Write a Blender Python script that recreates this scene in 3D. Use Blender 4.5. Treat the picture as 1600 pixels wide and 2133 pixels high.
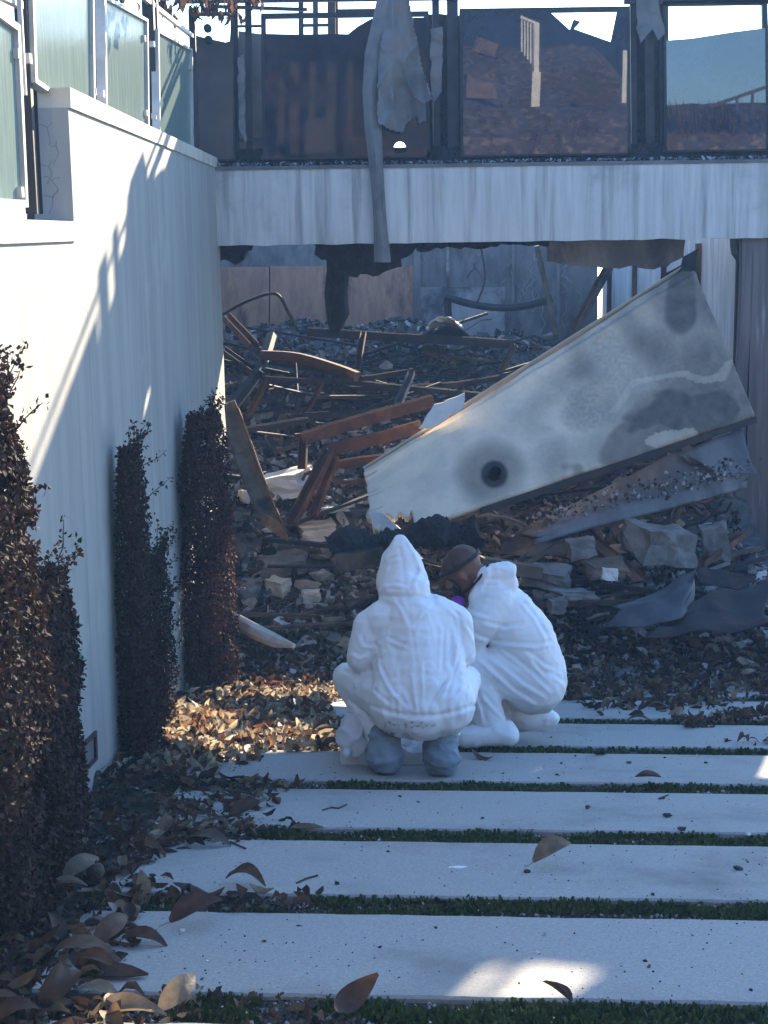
import bpy, bmesh, math, random
from mathutils import Vector, Matrix, Euler, noise
R = random.Random(7)
scene = bpy.context.scene
for o in list(bpy.data.objects): bpy.data.objects.remove(o)

# ------------------------------------------------------------------ camera, sky, sun, exposure
F, CX, CY = 3200.0, 800.0, 1066.5
CAM = Vector((0, 0, 1.37))
_p, _y, _r = math.atan(586 / F), math.radians(.36), math.radians(.85)
CF = Vector((math.sin(_y) * math.cos(_p), math.cos(_y) * math.cos(_p), -math.sin(_p)))
_r0 = CF.cross(Vector((0, 0, 1))).normalized(); _u0 = _r0.cross(CF)
CR = _r0 * math.cos(_r) - _u0 * math.sin(_r); CU = _u0 * math.cos(_r) + _r0 * math.sin(_r)
cd = bpy.data.cameras.new('camera'); cam = bpy.data.objects.new('camera', cd)
scene.collection.objects.link(cam); scene.camera = cam
cd.sensor_fit = 'HORIZONTAL'; cd.sensor_width = 36; cd.lens = 36 * F / 1600
cd.clip_start = .1; cd.clip_end = 500
cam.matrix_world = Matrix(((CR.x, CU.x, -CF.x, CAM.x), (CR.y, CU.y, -CF.y, CAM.y), (CR.z, CU.z, -CF.z, CAM.z), (0, 0, 0, 1)))
SUN = Vector((.34, 1, .36)).normalized()
w = bpy.data.worlds.new('World'); scene.world = w; w.use_nodes = True
nt = w.node_tree; bg = nt.nodes['Background']
sk = nt.nodes.new('ShaderNodeTexSky'); sk.sky_type = 'NISHITA'; sk.sun_disc = False
sk.sun_elevation = math.asin(SUN.z); sk.sun_rotation = math.atan2(SUN.x, SUN.y)
sk.air_density = 1.0; sk.dust_density = .25; sk.ozone_density = 5.5
nt.links.new(sk.outputs[0], bg.inputs[0]); bg.inputs[1].default_value = .115
sd = bpy.data.lights.new('sun', 'SUN'); sd.energy = 5.0; sd.angle = math.radians(.53); sd.color = (1, .83, .59)
so = bpy.data.objects.new('sun', sd); scene.collection.objects.link(so)
so.rotation_euler = SUN.to_track_quat('Z', 'Y').to_euler(); so.location = (8, 20, 12)
vs = scene.view_settings; vs.view_transform = 'Standard'; vs.look = 'None'; vs.gamma = 1; vs.use_curve_mapping = False
vs.exposure = 2.25

# ------------------------------------------------------------------ pixel -> place helpers
def ray(px, py): return CF + CR * ((px - CX) / F) - CU * ((py - CY) / F)
def PY(px, py, y):
    d = ray(px, py); return CAM + d * (y / d.y)
def PX(px, py, x):
    d = ray(px, py); return CAM + d * (x / d.x)
FLOOR = -1.80
def gz(x, y):
    yy = max(y, -4)
    a = -.169 * yy - .02 * max(-6, min(6, x)); k = .1
    h = max(0, k - abs(a - FLOOR)) / k
    return max(a, FLOOR) + h * h * k * .25
HP = [(10.6, 0), (11.2, .08), (12.2, .5), (13.3, 1.0), (14.5, 1.28), (16, 1.58), (18, 1.92), (20.5, 2.0)]
def hz(x, y):                                     # rubble heap surface
    g = gz(x, y)
    if y <= HP[0][0]: return g
    h = HP[-1][1]
    for (a, b), (c, d) in zip(HP, HP[1:]):
        if a <= y <= c: h = b + (d - b) * (y - a) / (c - a); break
    n = noise.noise(Vector((x * .9, y * .9, 3))) * .28 + noise.noise(Vector((x * 2.5, y * 2.5, 9))) * .1
    h *= (1 - .16 * max(0, min(1, (x - .6) / 1.5)))
    return g + max(0, h + n * min(1, h * 1.3))
def PG(px, py, surf=gz, lift=0):
    d = ray(px, py); t = 2.0
    while t < 40:
        p = CAM + d * t
        if p.z <= surf(p.x, p.y) + lift: return p
        t += .01
    return CAM + d * 20

# ------------------------------------------------------------------ materials
def rgb(c): return (c[0], c[1], c[2], 1)
def mat(name, c1, c2=None, scale=4, rough=.8, bump=.3, stretch=(1, 1, 1), bscale=None, detail=6, lo=.35, hi=.65,
        spec=.3, metal=0, trans=0, c3=None, s3=1.5, lo3=.55, hi3=.7, st3=None, attr=None, rnd=None, bdist=.01, c4=None, s4=8, lo4=.7, hi4=.74):
    m = bpy.data.materials.new(name); m.use_nodes = True; n = m.node_tree.nodes; L = m.node_tree.links
    b = n['Principled BSDF']; b.inputs['Roughness'].default_value = rough
    b.inputs['Specular IOR Level'].default_value = spec; b.inputs['Metallic'].default_value = metal
    geo = n.new('ShaderNodeNewGeometry')
    def nz(sc, st, det, off=0):
        mp = n.new('ShaderNodeMapping'); mp.inputs['Scale'].default_value = st; mp.inputs['Location'].default_value = (off, off, off)
        L.new(geo.outputs['Position'], mp.inputs['Vector'])
        t = n.new('ShaderNodeTexNoise'); t.inputs['Scale'].default_value = sc; t.inputs['Detail'].default_value = det
        t.inputs['Roughness'].default_value = .62
        L.new(mp.outputs[0], t.inputs['Vector']); return t.outputs['Fac']
    def mr(fac, lo, hi):
        r = n.new('ShaderNodeMapRange'); r.inputs[1].default_value = lo; r.inputs[2].default_value = hi
        r.interpolation_type = 'SMOOTHSTEP'; L.new(fac, r.inputs[0]); return r.outputs[0]
    def mix(fac, a, bb, mode='MIX'):
        x = n.new('ShaderNodeMix'); x.data_type = 'RGBA'; x.blend_type = mode
        if isinstance(fac, float): x.inputs[0].default_value = fac
        else: L.new(fac, x.inputs[0])
        for s, v in ((6, a), (7, bb)):
            if isinstance(v, tuple): x.inputs[s].default_value = rgb(v)
            else: L.new(v, x.inputs[s])
        return x.outputs[2]
    c2 = c2 or c1
    col = mix(mr(nz(scale, stretch, detail), lo, hi), c1, c2)
    if c3: col = mix(mr(nz(s3, st3 or stretch, 8, 5.3), lo3, hi3), col, c3)
    if c4: col = mix(mr(nz(s4, (1, 1, 1), 5, 9.1), lo4, hi4), col, c4)
    if attr:
        a = n.new('ShaderNodeAttribute'); a.attribute_name = attr
        if attr == 'Col': col = mix(1.0, col, a.outputs['Color'], 'MULTIPLY')
        else: col = mix(a.outputs['Fac'], col, (.012, .014, .018))
    if rnd:
        oi = n.new('ShaderNodeObjectInfo'); cr = n.new('ShaderNodeValToRGB')
        els = cr.color_ramp.elements
        for i, c in enumerate(rnd):
            e = els[i] if i < 2 else els.new(1)
            e.color = rgb(c)
        for i in range(len(rnd)): els[i].position = i / (len(rnd) - 1)
        L.new(oi.outputs['Random'], cr.inputs[0]); col = mix(1.0, col, cr.outputs[0], 'MULTIPLY')
    L.new(col, b.inputs['Base Color'])
    if bump:
        bp = n.new('ShaderNodeBump'); bp.inputs['Strength'].default_value = bump; bp.inputs['Distance'].default_value = bdist
        L.new(nz(bscale or scale * 4, stretch if not bscale else (1, 1, 1), 8, 2.2), bp.inputs['Height']); L.new(bp.outputs[0], b.inputs['Normal'])
    if trans:
        out = n['Material Output']; tr = n.new('ShaderNodeBsdfTranslucent'); ms = n.new('ShaderNodeMixShader'); ms.inputs[0].default_value = trans
        L.new(col, tr.inputs[0]); L.new(b.outputs[0], ms.inputs[1]); L.new(tr.outputs[0], ms.inputs[2]); L.new(ms.outputs[0], out.inputs['Surface'])
    return m
M = {}
M['stucco'] = mat('streaked_stucco', (.365, .36, .33), (.30, .298, .278), 1.6, .9, .2, (1, 3.5, .3), 60, c3=(.20, .195, .185), s3=1.5, lo3=.53, hi3=.8, st3=(1, 9, .14), c4=(.46, .435, .375), s4=1.2, lo4=.58, hi4=.8)
M['cap'] = mat('coping_stone', (.60, .55, .46), (.46, .41, .33), 5, .85, .2, (1, 3, 1), 70, c3=(.3, .26, .2), s3=4, lo3=.6, hi3=.8)
M['beam'] = mat('sooty_beam_stucco', (.62, .61, .58), (.52, .51, .49), 2.4, .9, .3, (5, 1, .4), 50, c3=(.20, .195, .19), s3=1.5, lo3=.47, hi3=.78, st3=(6.5, 1, .28), c4=(.26, .25, .25), s4=1.3, lo4=.5, hi4=.8)
M['slab'] = mat('paving_concrete', (.40, .395, .37), (.29, .285, .265), 110, .85, .5, (1, 1, 1), 220, c3=(.19, .185, .175), s3=1.6, lo3=.47, hi3=.8, bdist=.004, c4=(.72, .72, .72), s4=5.5, lo4=.735, hi4=.76, lo=.3, hi=.7)
M['soil'] = mat('dark_soil', (.035, .03, .024), (.07, .06, .045), 18, 1, .8, (1, 1, 1), 60, c3=(.16, .15, .13), s3=50, lo3=.6, hi3=.7)
M['steel'] = mat('black_steel', (.018, .02, .024), (.035, .035, .038), 6, .5, .15)
M['silver'] = mat('pale_metal_trim', (.55, .54, .50), (.42, .41, .38), 6, .45, .1)
M['frost'] = mat('dirty_green_glass', (.20, .29, .27), (.27, .36, .33), 5, .18, .12, (1, 10, .6), 30, spec=.6, c3=(.36, .44, .40), s3=3, lo3=.5, hi3=.8, trans=.25)
M['pane'] = mat('sooty_glass', (.008, .018, .04), (.02, .036, .068), 3, .012, 0, spec=1.0)
M['panesoot'] = mat('smoke_blackened_glass', (.008, .014, .026), (.03, .034, .04), 2.5, .3, .1, spec=.8)
M['panel'] = mat('scorched_plaster_panel', (.86, .68, .49), (.70, .57, .43), 3.2, .85, .5, (1, 1, 1), 26, c3=(.36, .33, .31), s3=3.5, lo3=.6, hi3=.8, attr='soot', bdist=.012)
M['rust'] = mat('rusted_steel', (.16, .065, .03), (.09, .045, .03), 7, .8, .4, (1, 1, 1), 60, c3=(.26, .12, .05), s3=3, lo3=.5, hi3=.7)
M['rustdark'] = mat('burnt_steel', (.05, .035, .03), (.028, .026, .028), 6, .75, .4, c3=(.13, .06, .035), s3=2.5, lo3=.55, hi3=.72)
M['greymetal'] = mat('scorched_sheet_metal', (.17, .165, .165), (.10, .10, .105), 3, .5, .2, c3=(.2, .13, .10), s3=1.7, lo3=.55, hi3=.7)
M['darkmetal'] = mat('dark_burnt_sheet', (.085, .085, .09), (.045, .045, .05), 4, .55, .4, c3=(.13, .09, .07), s3=2, lo3=.55, hi3=.7)
M['char'] = mat('charred_wood', (.012, .012, .013), (.03, .03, .032), 12, .7, 1.0, (1, 1, 1), 28, bdist=.03)
M['wood'] = mat('weathered_wood', (.16, .11, .07), (.09, .065, .045), 6, .8, .4, (1, 1, 1), 40, c3=(.03, .027, .025), s3=2, lo3=.5, hi3=.62)
M['freshwood'] = mat('peeled_wood', (.36, .19, .07), (.20, .10, .045), 8, .7, .4, (1, 1, 1), 40, c3=(.07, .045, .03), s3=2.5, lo3=.5, hi3=.65)
M['ochre'] = mat('ochre_board', (.46, .28, .18), (.34, .20, .14), 2.2, .9, .2, (3, 1, 1), 30, c3=(.13, .075, .065), s3=1.3, lo3=.5, hi3=.7)
M['rear'] = mat('cracked_grey_render', (.22, .22, .225), (.12, .12, .125), 1.6, .9, .3, (2, 1, 1), 30, c3=(.05, .05, .055), s3=.8, lo3=.5, hi3=.7)
M['rearlight'] = mat('pale_grey_render', (.42, .42, .42), (.30, .30, .31), 1.5, .9, .2, c3=(.07, .07, .08), s3=.9, lo3=.52, hi3=.68)
M['white'] = mat('white_render', (.68, .67, .64), (.50, .49, .47), 2, .9, .2, (4, 4, .6), 30, c3=(.28, .22, .18), s3=1.4, lo3=.6, hi3=.75)
M['column'] = mat('stained_column', (.20, .17, .155), (.12, .105, .10), 2, .85, .3, (8, 8, .4), 40, c3=(.34, .33, .32), s3=1.5, lo3=.58, hi3=.7, st3=(5, 5, .5))
M['chunk'] = mat('rubble_stone', (.42, .39, .34), (.27, .25, .23), 9, .95, .5, (1, 1, 1), 60, rnd=[(.3, .3, .32), (.55, .53, .5), (.8, .75, .65), (1, .97, .9)])
M['rubble'] = mat('rubble_mix', (.8, .8, .8), (.45, .45, .45), 14, .95, .6, (1, 1, 1), 60, attr='Col')
M['sheetwhite'] = mat('white_plaster_sheet', (.72, .72, .70), (.60, .60, .59), 5, .8, .2)
M['leaf'] = mat('dry_leaf_brown', (.85, .85, .85), (.5, .5, .5), 18, .6, .3, (1, 1, 1), 70, spec=.3, trans=.3,
                rnd=[(.10, .055, .035), (.17, .085, .05), (.075, .05, .042), (.24, .15, .085), (.12, .05, .035), (.36, .26, .16), (.42, .33, .22)])
M['litter'] = mat('leaf_litter', (.9, .9, .9), (.55, .55, .55), 20, .7, .2, attr='Col', trans=.42)
M['shrubleaf'] = mat('dead_shrub_leaf', (1, 1, 1), (.6, .6, .6), 25, .85, 0, attr='Col', trans=.1, spec=.15)
M['twig'] = mat('twig_bark', (.05, .035, .025), (.085, .06, .045), 20, .9, .5)
M['moss'] = mat('moss_green', (.9, .9, .9), (.5, .5, .5), 20, .9, 0, attr='Col', trans=.1)
M['suit'] = mat('white_coverall_fabric', (.80, .81, .82), (.74, .75, .76), 3, .6, .35, (1, 1, 1), 22, detail=4, attr='soot', spec=.3, bdist=.012)
bt = M['suit'].node_tree.nodes
for q in bt:
    if q.type == 'BUMP': q.inputs['Strength'].default_value = .3; q.inputs['Distance'].default_value = .012; nb = q.inputs['Height'].links[0].from_node
nb.noise_type = 'RIDGED_MULTIFRACTAL'; nb.inputs['Scale'].default_value = 10; nb.inputs['Detail'].default_value = 2.5; nb.inputs['Distortion'].default_value = .6
M['panedim'] = mat('smoked_glass', (.008, .014, .028), (.016, .026, .045), 3, .03, 0, spec=.5)
M['boot'] = mat('grey_boot_cover', (.24, .30, .36), (.16, .21, .26), 6, .6, .5, (1, 1, 1), 18, c3=(.12, .14, .16), s3=4, lo3=.6, hi3=.75, bdist=.02)
M['skin'] = mat('brown_skin', (.20, .095, .062), (.16, .075, .05), 12, .5, .1, attr='soot')
M['rubber'] = mat('black_rubber', (.015, .015, .017), None, 5, .5, 0)
M['purple'] = mat('purple_filter', (.28, .06, .42), (.22, .05, .36), 5, .45, 0)
M['glove'] = mat('blue_glove', (.12, .2, .42), None, 5, .5, .1)
M['plastic'] = mat('white_plastic_film', (.78, .78, .80), (.7, .68, .7), 6, .35, .4, (1, 1, 1), 20, trans=.3)
M['bank'] = mat('leafy_bank', (.10, .075, .058), (.05, .04, .033), 3, 1, .5, c3=(.2, .16, .125), s3=6, lo3=.5, hi3=.65)
M['housedark'] = mat('dark_house_wall', (.02, .026, .04), (.013, .018, .03), 2, .9, .1)
M['pod'] = mat('seed_pod', (.05, .04, .028), (.09, .075, .05), 18, .8, .5)

# ------------------------------------------------------------------ mesh helpers
COL = scene.collection
def link(o, parent=None, base=None):
    COL.objects.link(o)
    if parent: o.parent = parent
    return o
def tag(o, label, cat, group=None):
    o['label'] = label; o['category'] = cat
    if group: o['group'] = group
    return o
def thing(name, label, cat, loc=(0, 0, 0), group=None):
    o = bpy.data.objects.new(name, None); o.location = loc; o.empty_display_size = .1; COL.objects.link(o)
    return tag(o, label, cat, group)
class MB:
    def __init__(s): s.v = []; s.f = []; s.c = []; s.a = []
    def add(s, vs, fs, col=None):
        b = len(s.v); s.v += [tuple(q) for q in vs]; s.f += [tuple(b + i for i in f) for f in fs]
        if col is not None: s.c += [col] * len(vs)
        return s
    def box(s, c, size, rot=None, jit=0):
        c = Vector(c); r = rot or Matrix.Identity(3)
        vs = [c + r @ Vector((sx * size[0] / 2 + R.uniform(-jit, jit), sy * size[1] / 2 + R.uniform(-jit, jit), sz * size[2] / 2 + R.uniform(-jit, jit)))
              for sx in (-1, 1) for sy in (-1, 1) for sz in (-1, 1)]
        return s.add(vs, [(0, 1, 3, 2), (4, 6, 7, 5), (0, 4, 5, 1), (2, 3, 7, 6), (0, 2, 6, 4), (1, 5, 7, 3)])
    def hexa(s, b, t):                            # bottom quad, top quad (ccw from above)
        return s.add(list(b) + list(t), [(3, 2, 1, 0), (4, 5, 6, 7), (0, 1, 5, 4), (1, 2, 6, 5), (2, 3, 7, 6), (3, 0, 4, 7)])
    def bar(s, p, q, w, h, up=Vector((0, 0, 1))):  # rectangular bar
        p, q = Vector(p), Vector(q); d = (q - p).normalized(); sx = d.cross(up)
        if sx.length < .01: sx = d.cross(Vector((1, 0, 0)))
        sx.normalize(); sz = sx.cross(d)
        b = [p - sx * w / 2 - sz * h / 2, p + sx * w / 2 - sz * h / 2, q + sx * w / 2 - sz * h / 2, q - sx * w / 2 - sz * h / 2]
        return s.hexa(b, [x + sz * h for x in b])
    def tube(s, pts, r, n=6, cap=True):
        pts = [Vector(p) for p in pts]; rs = r if isinstance(r, (list, tuple)) else [r] * len(pts); rings = []
        for i, p in enumerate(pts):
            d = (pts[min(i + 1, len(pts) - 1)] - pts[max(i - 1, 0)]).normalized()
            a = d.cross(Vector((0, 0, 1)) if abs(d.z) < .9 else Vector((1, 0, 0))).normalized(); b = d.cross(a)
            rings.append([p + (a * math.cos(t) + b * math.sin(t)) * rs[i] for t in [2 * math.pi * k / n for k in range(n)]])
        vs = [q for g in rings for q in g]; fs = []
        for i in range(len(pts) - 1):
            for k in range(n): fs.append((i * n + k, i * n + (k + 1) % n, (i + 1) * n + (k + 1) % n, (i + 1) * n + k))
        if cap: fs += [tuple(range(n - 1, -1, -1)), tuple((len(pts) - 1) * n + k for k in range(n))]
        return s.add(vs, fs)
    def grid(s, fn, nu, nv, th=None, skip=None):   # fn(u,v)->(pos) ; th = thickness vector or None
        P = [[Vector(fn(i / nu, j / nv)) for j in range(nv + 1)] for i in range(nu + 1)]
        vs = [p for row in P for p in row]; W = nv + 1
        cells = [(i, j) for i in range(nu) for j in range(nv) if not (skip and skip((i + .5) / nu, (j + .5) / nv))]
        fs = [(i * W + j, (i + 1) * W + j, (i + 1) * W + j + 1, i * W + j + 1) for i, j in cells]
        if th is not None:
            N = len(vs); vs += [p + th for p in vs]; cs = set(cells)
            fs += [tuple(N + k for k in reversed(f)) for f in fs]
            for i, j in cells:
                a, b, c, d = i * W + j, (i + 1) * W + j, (i + 1) * W + j + 1, i * W + j + 1
                for (x, y), (p, q) in (((i, j - 1), (a, b)), ((i + 1, j), (b, c)), ((i, j + 1), (c, d)), ((i - 1, j), (d, a))):
                    if (x, y) not in cs: fs.append((q, p, N + p, N + q))
        return s.add(vs, fs)
    def build(s, name, m, parent=None, origin=None, smooth=False):
        if parent is not None: o0 = parent.matrix_basis.translation.copy() + (parent.parent.matrix_basis.translation if parent.parent else Vector())
        if origin is None:
            if parent is not None: origin = o0
            elif s.v:
                xs, ys, zs = zip(*s.v); origin = Vector(((min(xs) + max(xs)) / 2, (min(ys) + max(ys)) / 2, min(zs)))
            else: origin = Vector()
        origin = Vector(origin); me = bpy.data.meshes.new(name)
        me.from_pydata([Vector(q) - origin for q in s.v], [], s.f)
        if s.c:
            at = me.attributes.new('Col', 'FLOAT_COLOR', 'POINT'); at.data.foreach_set('color', [x for c in s.c for x in (c[0], c[1], c[2], 1)])
        if s.a:
            at = me.attributes.new('soot', 'FLOAT', 'POINT'); at.data.foreach_set('value', s.a)
        if smooth: me.polygons.foreach_set('use_smooth', [True] * len(me.polygons))
        me.materials.append(M[m] if isinstance(m, str) else m)
        o = bpy.data.objects.new(name, me); COL.objects.link(o)
        if parent is not None: o.parent = parent; o.location = origin - o0
        else: o.location = origin
        return o
def struct(o): o['kind'] = 'structure'; return o
def stuff(o, label=None, cat=None):
    o['kind'] = 'stuff'
    if label: o['label'] = label; o['category'] = cat
    return o
def fillpoly(outline, holes=(), th=Vector((0, .012, 0)), cuts=0):
    bm = bmesh.new(); es = []
    for loop in [outline] + list(holes):
        vs = [bm.verts.new(p) for p in loop]
        for i in range(len(vs)): es.append(bm.edges.new((vs[i], vs[(i + 1) % len(vs)])))
    bmesh.ops.triangle_fill(bm, edges=es, use_beauty=True)
    g = bmesh.ops.extrude_face_region(bm, geom=bm.faces[:])
    for v in [e for e in g['geom'] if isinstance(e, bmesh.types.BMVert)]: v.co += th
    bmesh.ops.recalc_face_normals(bm, faces=bm.faces[:])
    bm.verts.index_update(); b = MB(); b.add([v.co.copy() for v in bm.verts], [[v.index for v in f.verts] for f in bm.faces]); bm.free(); return b
def ragged(pts, amp, step):                       # roughen a pixel outline
    out = []
    for (a, b) in zip(pts, pts[1:] + pts[:1]):
        n = max(1, int(math.dist(a, b) / step))
        for i in range(n):
            t = i / n; j = 0 if i == 0 else amp
            out.append((a[0] + (b[0] - a[0]) * t + R.uniform(-j, j), a[1] + (b[1] - a[1]) * t + R.uniform(-j, j)))
    return out
def chunkmesh(seed, flat=.7, n=13):
    r = random.Random(seed); bm = bmesh.new()
    for i in range(n):
        v = Vector((r.gauss(0, 1), r.gauss(0, 1), r.gauss(0, 1))).normalized() * r.uniform(.8, 1)
        v = Vector((max(-.7, min(.7, v.x)), max(-.6, min(.6, v.y)), max(-.5, min(.5, v.z * flat)))); bm.verts.new(v)
    bmesh.ops.convex_hull(bm, input=bm.verts[:])
    bmesh.ops.delete(bm, geom=[v for v in bm.verts if not v.link_faces], context='VERTS')
    bm.verts.index_update(); r = ([v.co.copy() for v in bm.verts], [[v.index for v in f.verts] for f in bm.faces]); bm.free(); return r
CH = [chunkmesh(i, R.choice((.35, .6, .9))) for i in range(16)]
CHM = []
for i, (v, f) in enumerate(CH):
    me = bpy.data.meshes.new('rubble_chunk'); me.from_pydata(v, [], f); me.materials.append(M['chunk']); CHM.append(me)
def rot3(): return Euler((R.uniform(0, 6.3), R.uniform(0, 6.3), R.uniform(0, 6.3))).to_matrix()
def tilt(a=.5): return Euler((R.uniform(-a, a), R.uniform(-a, a), R.uniform(0, 6.3))).to_matrix()

# ------------------------------------------------------------------ ground, driveway slabs, moss
WX = -1.30
def axis(a, b, fine0, fine1, step, coarse):
    out = []; t = a
    while t < b:
        out.append(t); t += step if fine0 <= t < fine1 else coarse
    return out + [b]
xs = axis(-28, 28, -1.6, 4.4, .15, 2.0); ys = axis(-28, 34, -2, 13, .15, 2.0)
g = MB(); W_ = len(ys)
g.add([(x, y, gz(x, y) - .022 + (noise.noise(Vector((x * 4, y * 4, 0))) * .012 if -1.6 < x < 4.4 and -2 < y < 21 else 0)) for x in xs for y in ys],
      [(i * W_ + j, (i + 1) * W_ + j, (i + 1) * W_ + j + 1, i * W_ + j + 1) for i in range(len(xs) - 1) for j in range(W_ - 1)])
ground = struct(g.build('ground', 'soil', origin=(0, 0, 0), smooth=True))
drive = bpy.data.objects.new('driveway', None); drive.location = (0, 0, 0); COL.objects.link(drive); struct(drive)
TY = .0507; PITCH = 1.011; SD = .785; S0 = 3.809
def slab_edge(k): return S0 + PITCH * k
for k in range(-3, 8):
    y0 = slab_edge(k); xa, xb = -.93 + R.uniform(-.02, .02), 3.3
    m = MB(); nx = 150; e = .008
    prof = [(0, -.09), (0, -e), (e, 0), (SD * .5, .0), (SD - e, 0), (SD, -e), (SD, -.09)]
    vs = []; fs = []
    for i in range(nx + 1):
        x = xa + (xb - xa) * i / nx
        for s, dz in prof:
            jx = (noise.noise(Vector((x * 6, y0 * 3 + s * 5, k))) * .008 + noise.noise(Vector((x * 23, y0 * 3 + s * 5, k))) * .004) if s in (0, SD, e, SD - e) else 0
            y = y0 - TY * x + s + jx; vs.append((x, y, gz(x, y) + dz))
    n = len(prof)
    for i in range(nx):
        for j in range(n - 1): fs.append((i * n + j, (i + 1) * n + j, (i + 1) * n + j + 1, i * n + j + 1))
    fs += [tuple(range(n)), tuple(nx * n + j for j in reversed(range(n)))]
    m.add(vs, fs).build('concrete_slab', 'slab', drive)
# moss, gravel and crumbs in the gaps
m = MB(); mg = MB()
for k in range(-2, 7):
    y1 = slab_edge(k) + SD; wgap = PITCH - SD; dens = [9000, 9000, 8000, 6000, 3500, 2200, 1400, 900, 600][k + 2] 
    for i in range(dens):
        x = R.uniform(-1.0, 2.6); y = y1 - TY * x + R.uniform(.004, wgap - .004); z = gz(x, y) - .022
        pat = noise.noise(Vector((x * 3.5, y * 9, 4)))
        if pat > -.25 + .45 * (x < -.2):
            h = R.uniform(.010, .026) * (1 + pat * .5); a = R.uniform(0, 6.3); wd = R.uniform(.004, .009) * (1 + .25 * max(0, k)); d = Vector((math.cos(a), math.sin(a), 0)) * wd
            tip = Vector((R.uniform(-.012, .012), R.uniform(-.012, .012), h)); p = Vector((x, y, z)); gch = R.random()
            c = (.045 + .05 * gch, .075 + .07 * gch, .022 + .018 * gch)
            m.add([p - d, p + d, p + tip + d * .6, p + tip - d * .6], [(0, 1, 2, 3)], c)
        elif R.random() < .5:
            v, f = R.choice(CH); s = R.uniform(.003, .011) * (1 + .15 * max(0, k)); t = rot3(); b = R.random(); c = (.55, .53, .5) if b > .82 else ((.16, .14, .12) if b > .4 else (.04, .035, .03))
            mg.add([Vector((x, y, z + s * .4)) + t @ q * s for q in v], f, c)
stuff(m.build('moss', 'moss', origin=(0, 0, -1)), 'green moss growing in the gaps between paving slabs', 'moss')
for i in range(4200):                                       # ash and grit blown over the slabs
    x, y = R.uniform(-.9, 2.6), 3.2 + 6 * R.random() ** 1.4
    if R.random() > .35 + .9 * max(0, noise.noise(Vector((x * 1.6, y * 1.6, 6)))) + .5 * (((y + TY * x - S0) % PITCH) < .05): continue
    v, f = R.choice(CH); s_ = R.uniform(.0015, .005) * (2 if R.random() < .05 else 1); b = R.random(); t = tilt(.4)
    mg.add([Vector((x, y, gz(x, y) + s_ * .3)) + t @ q * s_ for q in v], f, (.75, .74, .72) if b > .7 else ((.05, .045, .04) if b > .2 else (.2, .13, .08)))
stuff(mg.build('gravel', 'rubble', origin=(0, 0, -1)), 'fine gravel and ash crumbs between the paving slabs', 'gravel')

# ------------------------------------------------------------------ left retaining wall, copings, railings, step light
YS = PX(142, 225, WX).y; ZL, ZH = 1.43, 2.0; YE = 13.5; CT = .085; TH = .17
rw = thing('retaining_wall', 'tall streaked cream stucco wall with stepped top left of driveway', 'wall', (WX - .1, 8, gz(WX, 8)))
m = MB()
def wallseg(y0, y1, zt):
    n = 20
    for i in range(n):
        a, b = y0 + (y1 - y0) * i / n, y0 + (y1 - y0) * (i + 1) / n
        za, zb = gz(WX, a) - .3, gz(WX, b) - .3
        vs = [(WX, a, za), (WX, b, zb), (WX, b, zt), (WX, a, zt), (WX - TH, a, za), (WX - TH, b, zb), (WX - TH, b, zt), (WX - TH, a, zt)]
        fs = [(0, 1, 2, 3), (5, 4, 7, 6), (3, 2, 6, 7)]
        if i == 0: fs.append((4, 0, 3, 7))
        if i == n - 1: fs.append((1, 5, 6, 2))
        m.add(vs, fs)
wallseg(-5, YS, ZL - CT); m.build('wall_face', 'stucco', rw); m = MB()
wallseg(YS, YE, ZH - CT); m.build('wall_face', 'stucco', rw)
def coping(y0, y1, zt, over=.012):
    b = .004
    m = MB().box((WX - TH / 2, (y0 + y1) / 2, zt - CT / 2), (TH + 2 * over, y1 - y0 - b, CT), None, .001); m.build('coping_stone', 'cap', rw)
for a, b in ((YS, YS + 1.05), (YS + 1.05, YS + 2.9), (YS + 2.9, YS + 4.75), (YS + 4.75, YE + .02)): coping(a, b, ZH)
yy = YS - .1; coping(yy, YS - .004, ZL)
for L_ in (1.3, 1.3, 1.3, 1.3, 1.3, 1.3): coping(yy - L_, yy, ZL); yy -= L_
# cracks on the end face (fine raised hairlines recessed look)
m = MB()
for c0 in ((1.86, .09), (1.78, .07), (1.7, .10), (1.63, .08), (1.56, .09)):
    z, xx = c0[0], WX - c0[1]
    pts = [Vector((xx + .02, YS - .0015, z)), Vector((xx, YS - .0015, z - .03)), Vector((xx + .012, YS - .0015, z - .06)), Vector((xx - .006, YS - .0015, z - .1))]
    pts = [q + Vector((R.uniform(-.012, .012), 0, R.uniform(-.01, .01))) for q in pts]; m.tube(pts, .0006, 4); m.tube([pts[1], pts[1] + Vector((-.02, 0, R.uniform(-.01, .02))), pts[1] + Vector((-.035, 0, .01))], .0005, 4)
m.build('crack', 'steel', rw)
terr = MB().box((WX - TH - 6.005, 4.25, -1.2), (12, 18.4, 5.0)); struct(terr.build('terrace', 'soil'))
# step light set in the wall base
a_, b_, c_, d_ = [PX(*q, WX) for q in ((168, 1550), (197, 1522), (199, 1582), (170, 1612))]
lt = thing('step_light', 'recessed black step light low in the streaked wall', 'wall light', ((a_ + c_) / 2))
o = Vector((.012, 0, 0)); cen = (a_ + b_ + c_ + d_) / 4
m = MB()
for p, q in ((a_, b_), (b_, c_), (c_, d_), (d_, a_)):
    pi, qi = p + (cen - p) * .28, q + (cen - q) * .28
    m.add([p, q, qi, pi, p + o, q + o, qi + o, pi + o], [(4, 5, 6, 7), (0, 1, 5, 4), (2, 3, 7, 6)])
m.build('faceplate', 'steel', lt)
m = MB(); ins = [p + (cen - p) * .27 for p in (a_, b_, c_, d_)]; m.add([q + Vector((.003, 0, 0)) for q in ins], [(0, 1, 2, 3)]); m.build('lens', 'greymetal', lt)

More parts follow.
